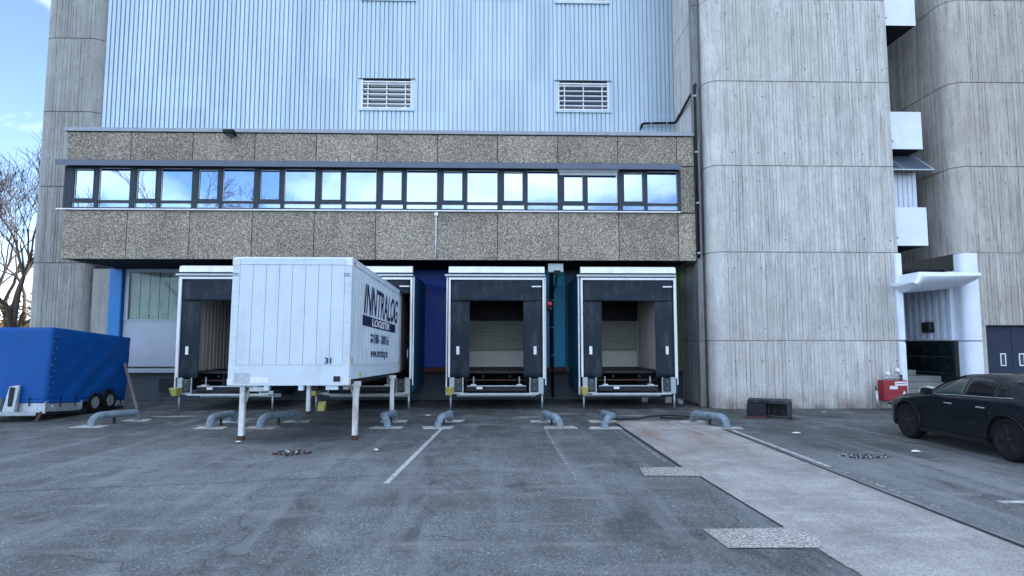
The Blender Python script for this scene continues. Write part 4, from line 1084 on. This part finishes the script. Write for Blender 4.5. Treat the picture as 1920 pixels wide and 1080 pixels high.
# glass: built from the same sections, 5 mm proud
def greenhouse_patch(s0, s1, f0, f1, name, mat='car_glass', sg=1, off_=.006, n=12, taper0=0, taper1=0, skew0=0.0, skew1=0.0):
    m = MB(); vs = []
    for i in range(n + 1):
        s = s0 + (s1 - s0) * i / n
        for j in range(5):
            f = f0 + (f1 - f0) * j / 4
            s2 = s + skew0 * (1 - i / n) * (j / 4) + skew1 * (i / n) * (j / 4)
            sc = section(s2); a, b = sc[9], sc[12]
            vs.append((sg * (a[0] + (b[0] - a[0]) * f + .02 * math.sin(math.pi * f) + off_), Y(s2), a[1] + (b[1] - a[1]) * f))
    m.add(vs, [(i * 5 + j, i * 5 + j + 1, i * 5 + j + 6, i * 5 + j + 5) for i in range(n) for j in range(4)], True)
    o = m.build(name, mat, CAR, True); solid(o, .006); return o
for sg in (-1, 1):
    greenhouse_patch(1.72, 2.68, .06, .93, 'side_window', mat='car_glass_lit', sg=sg, skew0=.62)
    greenhouse_patch(2.74, 3.62, .06, .93, 'side_window', sg=sg, skew1=-.02)
    greenhouse_patch(3.66, 3.98, .06, .80, 'side_window', sg=sg, skew1=-.16)
    # trim line beneath the glass, door handles, mirror, door gaps, sill strip
    m = MB().tube([(sg * (section(s)[9][0] + .008), Y(s), section(s)[9][1] + .012) for s in [1.68 + i * .1 for i in range(25)]], .009, 6); m.build('window_trim', 'galv' if sg < 0 else 'galv', CAR, True)
    for s in (2.38, 3.32):
        x = section(s)[7][0]
        MB().box(*sorted((sg * (x + .002), sg * (x + .038))), Y(s) - .11, Y(s) + .11, .965, .995).build('door_handle', 'rim', CAR, True, .01)
    mr = MB(); mr.hexa([(sg * .90, Y(1.84), 1.13), (sg * 1.15, Y(1.88), 1.11), (sg * .92, Y(1.62), 1.14), (sg * 1.10, Y(1.66), 1.13), (sg * .90, Y(1.84), 1.26), (sg * 1.14, Y(1.88), 1.30), (sg * .92, Y(1.66), 1.24), (sg * 1.09, Y(1.68), 1.27)])
    mo = mr.build('side_mirror', 'black', CAR, True, .03)
    for s in (1.42, 2.60):
        pts = []
        for f in (.06, .2, .4, .6, .8, 1):
            sc = section(s); z = .34 + (sc[7][1] - .34) * f
            x = sc[5][0] if f < .6 else sc[7][0]; pts.append((sg * (x + .002), Y(s) , z))
        MB().tube(pts, .004, 4).build('door_gap', 'black', CAR, True)
    pts = [(sg * (section(3.72)[6][0] + .002), Y(3.5 + .30 * math.sin(f * 1.9) * (1 - f * .2)), .42 + .6 * f) for f in (0, .2, .4, .6, .8, 1)]
    MB().tube(pts, .004, 4).build('door_gap', 'black', CAR, True)
    MB().box(*sorted((sg * .93, sg * .985)), Y(3.44), Y(1.44), .25, .33).build('sill_trim', 'black', CAR, True, .012)
    MB().box(*sorted((sg * .60, sg * .90)), Y(4.93), Y(4.70), .90, .99).build('tail_light', 'tail_red', CAR, True, .02)
    MB().box(*sorted((sg * .52, sg * .84)), Y(.30), Y(.04), .72, .80).build('headlight', 'dark_glass', CAR, True, .02)
# windscreen and rear window
def screen(s0, s1, name, fr):
    m = MB(); vs = []
    for i in range(7):
        s = s0 + (s1 - s0) * i / 6; sc = section(s)
        for j in range(9):
            u = -1 + 2 * j / 8; vs.append((u * sc[12][0] * fr, Y(s), sc[15][1] - (sc[15][1] - sc[13][1]) * u ** 4 + .008))
    m.add(vs, [(i * 9 + j, i * 9 + j + 1, i * 9 + j + 10, i * 9 + j + 9) for i in range(6) for j in range(8)], True)
    solid(m.build(name, 'car_glass', CAR, True), .005)
screen(1.55, 2.45, 'windscreen', .95); screen(3.85, 4.62, 'rear_window', .9)
MB().box(-.55, .55, Y(.10), Y(-.01), .45, .74).build('grille', 'black', CAR, True, .03)
MB().box(-.26, .26, Y(5.01), Y(4.98), .62, .73).build('number_plate', 'paper', CAR, True, .004)
MB().box(-.75, .75, Y(5.0), Y(4.8), .30, .45).build('rear_valance', 'black', CAR, True, .03)

# ================================================================== right side: recess with boxes, entrance, canopy
# white corner linings of the lowest two storeys
for (a, b) in ((0.0, 2.10), (2.13, 4.93)):
    pass
t = thing('white_lining', (13.2, 19.5, 0), 'narrow white sheet lining the right edge of the central tower', 'pilaster')
for (a, b) in ((0.0, 2.10), (2.13, 4.93)): box('sheet', 'white_metal', t, 12.80, 13.02, 19.52, 20.6, a, b, .05)
t = thing('white_pilaster', (15.2, 20, 0), 'white rounded pilaster between the entrance recess and the navy doors', 'pilaster')
for (a, b) in ((0.0, 2.10), (2.13, 4.93)):
    pts = [(14.96, 19.88)] + [(14.96 + .22 + .22 * math.cos(R(x)), 19.45 + .22 + .22 * math.sin(R(x))) for x in range(180, 271, 9)] + [(15.43, 19.45), (15.43, 19.88)]
    MB().prism(pts, a, b).build('sheet', 'white_metal', t, bev=.008)
t = thing('entrance_recess', (14.1, 22.3, 0), 'recessed entrance bay with ribbed pale wall and dark tiles between the right towers', 'wall')
for (x0, x1) in cols(12.97, 14.97, 1.0): sheetpanel(x0, x1, 2.13, 4.4, 22.6, 'white_metal', t, 'ribbed_sheet', .04)
for (x0, x1) in cols(12.97, 14.97, 1.0): sheetpanel(x0, x1, 4.4, 26, 22.6, 'clad', t, 'ribbed_sheet', .04)
for k in range(8):
    y0 = 19.9 + k * .33; m = MB(); m.box(14.985, 15.02, y0, y0 + .328, 2.13, 4.4); m.box(14.86, 14.985, y0 + .10, y0 + .25, 2.14, 4.395)
    m.build('ribbed_sheet', 'white_metal', t, bev=.006)
for i, x in enumerate([12.98 + k * .495 for k in range(4)]):
    for z in (.0, .53, 1.06, 1.59): box('tile', 'tile', t, x + .004, x + .486, 22.5, 22.58, z + .004, z + .522, .004)
for i in range(5):
    for z in (.0, .53, 1.06, 1.59): box('tile', 'tile', t, 14.94, 15.0, 20.11 + i * .48, 20.11 + i * .48 + .472, z + .004, z + .522, .004)
box('ceiling', 'under', t, 13.0, 14.93, 20.3, 22.55, 4.41, 4.5)
for k in range(6):
    box('step', 'stone_step', t, 13.03, 14.25 if k > 4 else 14.9, 19.45 + k * .3, 22.45, k * .19 + .001, k * .19 + .188, .01)
for i, (z0, z1, lb) in enumerate([(12.78, 14.3, 'topmost white box balcony between the right towers'), (8.49, 9.77, 'middle white box balcony above the tilted window'), (5.24, 6.52, 'lowest white box balcony above the entrance canopy')]):
    y0 = 20.0; x0, x1 = 12.99, 14.22
    t = thing('box_balcony', (13.7, 21, z0), lb, 'balcony', 'white box balconies in the gap between towers')
    box('casing', 'under', t, x0, x1, y0, 22.4, z0, z1)
    box('front_sheet', 'white_metal', t, x0, x1, y0 - .02, y0 - .003, z0, z1, .004)
    box('side_sheet', 'white_metal', t, x1 + .002, x1 + .018, y0 - .02, 22.4, z0, z1, .004)
    MB().lathe([(-.03, .022), (0, .022)], (x0 + .22, y0 - .012, z0 + .26), 'y', 10).build('drain_hole', 'black', t)
t = thing('tilted_window', (13.9, 20.9, 7.8), 'grey top-hung window tilted open below the middle balcony box', 'window')
MB().hexa([(13.0, 20.0, 7.80), (14.58, 20.0, 7.80), (13.0, 20.04, 7.78), (14.58, 20.04, 7.78), (13.0, 20.5, 8.42), (14.25, 20.5, 8.42), (13.0, 20.54, 8.40), (14.25, 20.54, 8.40)]).build('pane', 'metal_trim', t)
for a, b in (((13.02, 20.0, 7.81), (13.02, 20.5, 8.43)), ((14.6, 20.0, 7.81), (14.26, 20.5, 8.43)), ((13.0, 20.0, 7.80), (14.6, 20.0, 7.80)), ((13.6, 19.99, 7.81), (13.3, 20.5, 8.43))): MB().bar(a, b, .035).build('frame', 'galv', t)
for (x0, x1) in cols(13.0, 14.34, .67): sheetpanel(x0, x1, 6.52, 7.85, 20.55, 'white_metal', t, 'ribbed_sheet', .04)
# canopy: s-curved white shell, thick at the tower and thinning to the right
t = thing('entrance_canopy', (14, 18.6, 4), 'curved white canopy over the entrance steps', 'canopy')
top = [(12.68, 3.92), (12.76, 3.90), (12.80, 3.93), (12.84, 4.02), (12.88, 4.16), (12.93, 4.22)]
N_ = 12
def edge(f, which):
    x = 12.93 + (14.82 - 12.93) * f
    return (x, 4.22 - .02 * f) if which else (x, 3.66 + (4.02 - 3.66) * f ** 1.3)
up = top + [edge(i / N_, 1) for i in range(1, N_ + 1)]
def low(f): return (12.68 + (14.81 - 12.68) * f, 3.84 - .20 * min(1, f / .12) + .24 * max(0, f - .12) ** 1.5)
lowp = [low(i / 17) for i in range(18)]
m = MB(); rowsY = []
# cross-section from the top edge, bulging forward and down to the lower edge, back to the soffit
K = 9
for q in range(K):
    f = q / (K - 1); rr_ = []
    for i in range(18):
        u_, l_ = up[i], lowp[i]
        rr_.append((u_[0] + (l_[0] - u_[0]) * f, 18.62 - .10 * math.sin(math.pi * min(f * 1.4, 1)) + .75 * f ** 2.2, u_[1] + (l_[1] - u_[1]) * f))
    rowsY.append(rr_)
rowsY.append([(x, 20.6, z + .12) for x, z in lowp]); rowsY.append([(max(x, 12.99), 20.6, z) for x, z in up])
flat = [v for rr_ in rowsY for v in rr_]; nr = len(rowsY)
m.add(flat, [(r_ * 18 + i, r_ * 18 + i + 1, ((r_ + 1) % nr) * 18 + i + 1, ((r_ + 1) % nr) * 18 + i) for r_ in range(nr) for i in range(17)], True)
k0 = 0; m.f.append(tuple(r_ * 18 for r_ in range(nr))); m.sm.append(False); m.f.append(tuple(r_ * 18 + 17 for r_ in range(nr))); m.sm.append(False)
o = m.build('shell', 'white_metal', t); es = o.modifiers.new('split', 'EDGE_SPLIT'); es.split_angle = R(35)
# letter box
t = thing('letter_box', (14.9, 21.0, 2.6), 'small dark letter box on the ribbed white entrance wall', 'box')
box('housing', 'black', t, 14.72, 14.93, 20.9, 21.25, 2.40, 2.76, .02); box('door', 'dark_glass', t, 14.75, 14.90, 20.885, 20.899, 2.5, 2.7)
# navy door
t = thing('double_door', (17, 19.8, 0), 'navy blue double door with small windows behind the car at right', 'door')
for k in range(4):
    x0 = 15.64 + k * .95; lf = box('door_leaf', 'door_blue', t, x0 + .006, x0 + .944, 19.72, 19.80, .05, 2.58, .008)
    wx = x0 + .54 if k % 2 == 0 else x0 + .2
    f = MB(); 
    for b_ in ((wx, wx + .03, 1.32, 1.72), (wx + .15, wx + .18, 1.32, 1.72)): f.box(b_[0], b_[1], 19.70, 19.719, b_[2], b_[3])
    f.box(wx + .03, wx + .15, 19.701, 19.719, 1.69, 1.72); f.box(wx + .03, wx + .15, 19.701, 19.719, 1.32, 1.35)
    f.build('window_frame', 'white', lf); box('pane', 'dark_glass', lf, wx + .03, wx + .15, 19.708, 19.718, 1.35, 1.69)
box('lintel', 'door_blue', t, 15.61, 19.6, 19.7, 19.84, 2.585, 2.625)

# red hydrant cabinet
t = thing('hydrant_cabinet', (12.4, 19.3, .3), 'red fire service cabinet with white stickers and two valves on top', 'cabinet')
box('cabinet', 'red', t, 12.0, 12.76, 19.18, 19.50, .27, .90, .03)
box('sticker', 'paper', t, 12.36, 12.73, 19.172, 19.179, .74, .86); box('sticker', 'paper', t, 12.19, 12.44, 19.1715, 19.179, .63, .73)
box('print', 'steel_dark', t, 12.40, 12.69, 19.168, 19.1715, .79, .81); MB().add([(12.58, 19.175, .47), (12.70, 19.175, .47), (12.64, 19.175, .59)], [(0, 1, 2)]).build('sticker', 'paper', t)
MB().lathe([(-.012, .025), (0, .03)], (12.40, 19.18, .36), 'y', 12).build('lock', 'galv', t)
for x, z in ((12.2, 1.10), (12.52, 1.20)):
    MB().tube([(x, 19.36, .90), (x, 19.36, z - .05)], .03, 10).build('pipe', 'galv', t)
    MB().lathe([(-.06, .04), (-.02, .065), (.04, .065), (.06, .03)], (x + .02, 19.30, z), 'y', 16).build('valve_cap', 'paper', t)
MB().tube([(12.1, 19.36, .94), (12.35, 19.36, .97), (12.7, 19.36, .96)], .035, 10).build('pipe', 'galv', t); MB().tube([(12.68, 19.36, .90), (12.68, 19.36, 1.06)], .04, 10).build('pipe', 'steel_dark', t)
t = thing('marker_post', (11.86, 19.3, 0), 'short grey pipe post left of the red cabinet', 'post')
MB().tube([(11.86, 19.3, 0), (11.84, 19.3, .58)], .045, 12).build('pipe', 'galv', t); MB().tube([(11.84, 19.3, .58), (11.83, 19.32, .70)], .022, 8).build('tip', 'steel_dark', t)
# loose stone bag on the steps
t = thing('stone_block', (13.6, 19.2, 0), 'low pale stone block beside the steps, half hidden by the car', 'stone')
MB().lathe([(0, .36), (.2, .34), (.42, .22), (.47, .05)], (13.25, 18.95, .28), 'z', 12).build('block', 'pad', t); cbox('base', 'conc', t, 12.85, 13.65, 18.7, 19.25, 0, .28, .03)

# black hollow block on the ground
BX = thing('hollow_block', (7.55, 17.35, 0), 'black hollow steel block with an opening, standing before the central tower', 'block', rot=(0, 0, R(-26)))
B = lambda nm, mt, *b, **k: MB().box(*b).build(nm, mt, BX, True, k.get('bev', .02))
B('top_slab', 'box_black', -.50, .62, -.34, .34, .40, .50); B('side_wall', 'box_black', -.52, -.02, -.38, -.26, .05, .395)
B('side_wall', 'box_black', -.50, .62, .26, .36, .03, .395); B('end_wall', 'box_black', -.50, -.40, -.255, .255, .05, .395)
B('side_wall', 'box_black', .50, .62, -.36, -.24, .03, .395); B('inner_wall', 'steel_dark', .0, .06, -.2, .255, .05, .39)
B('skid', 'redbrown', -.56, .0, -.42, -.36, .0, .06, bev=.008)

# ================================================================== potholes, rubble, litter
def rubble(x, y, n, rx, ry, mats, name, lb):
    rn = random.Random(int(abs(x) * 100)); pts = []
    for k in range(20):
        a = k / 20 * 2 * math.pi; q = rn.uniform(.7, 1.15); pts.append((x + math.cos(a) * rx * q, y + math.sin(a) * ry * q))
    o = MB().add([(px, py, .005) for px, py in pts], [tuple(range(20))]).build(name, 'under', fix=False)
    if o.data.polygons[0].normal.z < 0: o.data.flip_normals()
    struct(o)
    for mt, cnt, sz in mats:
        m = MB()
        for k in range(cnt):
            a, q = rn.uniform(0, 6.28), rn.random() ** .6; px, py = x + math.cos(a) * rx * q, y + math.sin(a) * ry * q; s_ = rn.uniform(.4, 1) * sz
            v = [(px + i * s_ * rn.uniform(.5, 1), py + j * s_ * rn.uniform(.4, .8), .004 + kk * s_ * rn.uniform(.4, .8)) for kk in (0, 1) for j in (-.5, .5) for i in (-.5, .5)]
            m.hexa(v)
        o = m.build('rubble', mt); tag(o, lb, 'rubble', kind='stuff')
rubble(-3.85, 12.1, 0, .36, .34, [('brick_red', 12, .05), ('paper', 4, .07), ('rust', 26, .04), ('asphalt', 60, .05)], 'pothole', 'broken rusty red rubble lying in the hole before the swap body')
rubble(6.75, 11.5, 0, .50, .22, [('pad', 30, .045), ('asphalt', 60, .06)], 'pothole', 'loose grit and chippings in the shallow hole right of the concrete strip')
rl = random.Random(3)
for (x, y, s_, lb) in [(-5.33, 13.35, .11, 'crumpled white paper beside the near left leg of swap body'), (6.85, 14.3, .13, 'crumpled white paper on the asphalt before the black hollow block'), (9.0, 12.0, .0, None), (-9.6, 11.4, .08, 'white scrap on the asphalt in front of the blue trailer'), (8.2, 13.5, .0, None), (-1.9, 17.9, .08, 'white scrap on the ground right of the far swap body legs'), (-2.3, 12.3, .07, 'pale scrap on the asphalt left of the long white line'), (8.0, 11.9, .12, 'flat white strip of card beside the car'), (9.7, 18.4, .09, 'white scrap near the foot of the central tower')]:
    if not s_: continue
    m = MB(); n = 9
    vs = [(x + math.cos(k / n * 6.28) * s_ * rl.uniform(.5, 1), y + math.sin(k / n * 6.28) * s_ * rl.uniform(.3, .8), .008 + rl.uniform(0, .03)) for k in range(n)] + [(x, y, .045)]
    m.add(vs, [(k, (k + 1) % n, n) for k in range(n)]); tag(m.build('paper_scrap', 'paper'), lb, 'litter')
# black hose on the ground in front of the right dock
t = MB().tube([(2.9, 17.2, .03), (3.3, 16.9, .03), (3.9, 17.0, .03), (4.3, 17.5, .03), (4.9, 17.7, .03), (5.4, 17.3, .03), (5.0, 17.0, .03), (4.5, 17.2, .03)], .02, 6).build('hose', 'black'); tag(t, 'black hose lying on the ground before the rightmost dock', 'hose')

# ================================================================== trees and bushes
def bare_tree(x, y, h, seed, label, group, lean=0.0, depth=6, spread=.55, r0=None, thin=.008):
    rn = random.Random(seed); tr = MB(); cr_ = MB()
    def grow(p, d_, L, r, lv):
        pts = [p]; rr = [r]; q = p.copy(); dd = d_.copy(); n_ = 4 if lv < 3 else 3
        for i in range(n_):
            dd = (dd + Vector((rn.uniform(-1, 1), rn.uniform(-1, 1), rn.uniform(-.3, .7))) * .16).normalized()
            q = q + dd * L / n_; pts.append(q.copy()); rr.append(r * (1 - .38 * (i + 1) / n_))
        (tr if lv == 0 else cr_).tube(pts, rr, 8 if lv == 0 else 5 if lv < 3 else 3, cap=False)
        if lv >= depth: return
        for k in range(rn.choice([2, 3, 3]) if lv < depth - 1 else 3):
            base = pts[-1] if k == 0 else pts[rn.choice([-1, -2, -2])]
            a = rn.uniform(0, 6.28); u = dd.orthogonal().normalized(); w = dd.cross(u)
            nd = (dd + (u * math.cos(a) + w * math.sin(a)) * rn.uniform(.35, spread * 1.6)).normalized(); nd.z += .08; nd.normalize()
            grow(base, nd, L * rn.uniform(.66, .82), max(rr[-1] * rn.uniform(.62, .85), thin), lv + 1)
    t = thing('bare_tree', (x, y, 0), label, 'tree', group)
    grow(Vector((x, y, 0)), Vector((lean, 0, 1)).normalized(), h * .27, r0 or h * .016, 0)
    tr.build('trunk', 'bark', t, fix=False); cr_.build('crown', 'twig', t, fix=False)
G = 'bare winter trees left of the building'
bare_tree(-22.3, 30, 13.5, 11, 'nearest bare tree with dark trunk against the left tower edge', G, lean=-.12, r0=.24, depth=7)
bare_tree(-33, 42, 17, 12, 'taller pale bare tree farther back at the left edge', G)
bare_tree(-27.6, 36.5, 14, 14, 'thin bare tree between the two larger ones at left', G, lean=.1, thin=.014)
bare_tree(-25.2, 33, 15, 17, 'slender upright bare tree just left of the tree by the tower', G, thin=.012)
bare_tree(-37, 48, 19, 19, 'farthest bare tree, its crown showing palest against the sky', G, thin=.016)
GB = 'bare trees behind the photographer, mirrored in the office windows'
for i, (x, y, h, lb) in enumerate([(-29, -15, 25, 'large bare tree mirrored in the second office window'), (-39, -20, 19, 'smaller bare tree mirrored in the first office window'), (-25, -30, 21, 'bare tree mirrored low in the third office window'), (16, -44, 20, 'distant bare tree mirrored in the right office windows')]):
    bare_tree(x, y, h, 31 + i, lb, GB, depth=6, thin=.02)

def leafmass(name, mat, spots, n, seed, label, size=.16):
    rn = random.Random(seed); m = MB()
    for (x, y, z, rx, ry, rz) in spots:
        for k in range(n):
            while True:
                a, b, c = rn.uniform(-1, 1), rn.uniform(-1, 1), rn.uniform(-1, 1)
                if .25 < a * a + b * b + c * c < 1: break
            p = Vector((x + a * rx, y + b * ry, max(.02, z + c * rz))); u = Vector((rn.uniform(-1, 1), rn.uniform(-1, 1), rn.uniform(-1, 1))).normalized(); v = u.orthogonal().normalized(); s_ = size * rn.uniform(.5, 1.4)
            m.add([p - u * s_ * .5, p + v * s_ * .4, p + u * s_ * .5, p - v * s_ * .4], [(0, 1, 2, 3)])
    o = m.build(name, mat, fix=False); return tag(o, label, None, kind='stuff')
sp = []; rn = random.Random(40)
for k in range(26):
    y = rn.uniform(48, 62); x = -y * rn.uniform(.68, 1.0); sp.append((x, y, rn.uniform(1, 4.6), rn.uniform(1.5, 3), 2, rn.uniform(1.2, 3.2)))
leafmass('undergrowth', 'leaf_gold', sp, 420, 50, 'golden brown sunlit undergrowth and bushes beyond the yard', .22)
sp = []
for k in range(16):
    y = rn.uniform(40, 52); x = -y * rn.uniform(.70, .95); sp.append((x, y, rn.uniform(.3, 1.6), rn.uniform(1, 2.2), 1.5, rn.uniform(.5, 1.2)))
leafmass('hedge', 'leaf_green', sp, 350, 51, 'low dark green hedge beyond the trailer at the left', .15)
# hillside far away
m = MB(); n = 60; vs = []
for i in range(n + 1):
    a = R(90 + (i / n) * 110 - 20); rr = 260; hgt = 9 + 2.5 * math.sin(i * .31) + 1.2 * math.sin(i * .83 + 1) + random.uniform(-.4, .4)
    vs += [(rr * math.cos(a), rr * math.sin(a), -1), (rr * 1.1 * math.cos(a), rr * 1.1 * math.sin(a), hgt)]
m.add(vs, [(2 * i, 2 * i + 1, 2 * i + 3, 2 * i + 2) for i in range(n)], True); M['hill'] = simple('hill_woodland', (.060, .056, .038), .95, var=.6, nscale=.05, fine=.8, bump=0); struct(m.build('hillside', 'hill', fix=False))
# row of low woods behind the photographer (seen in the glass only)
sp = []
for k in range(40): sp.append((-70 + k * 3.6, -58 + rn.uniform(-3, 3), rn.uniform(2, 7), 3, 2, rn.uniform(3, 5)))
leafmass('wood_behind', 'leaf_green', sp, 160, 52, 'dark wood behind the photographer seen only as reflection', .5)
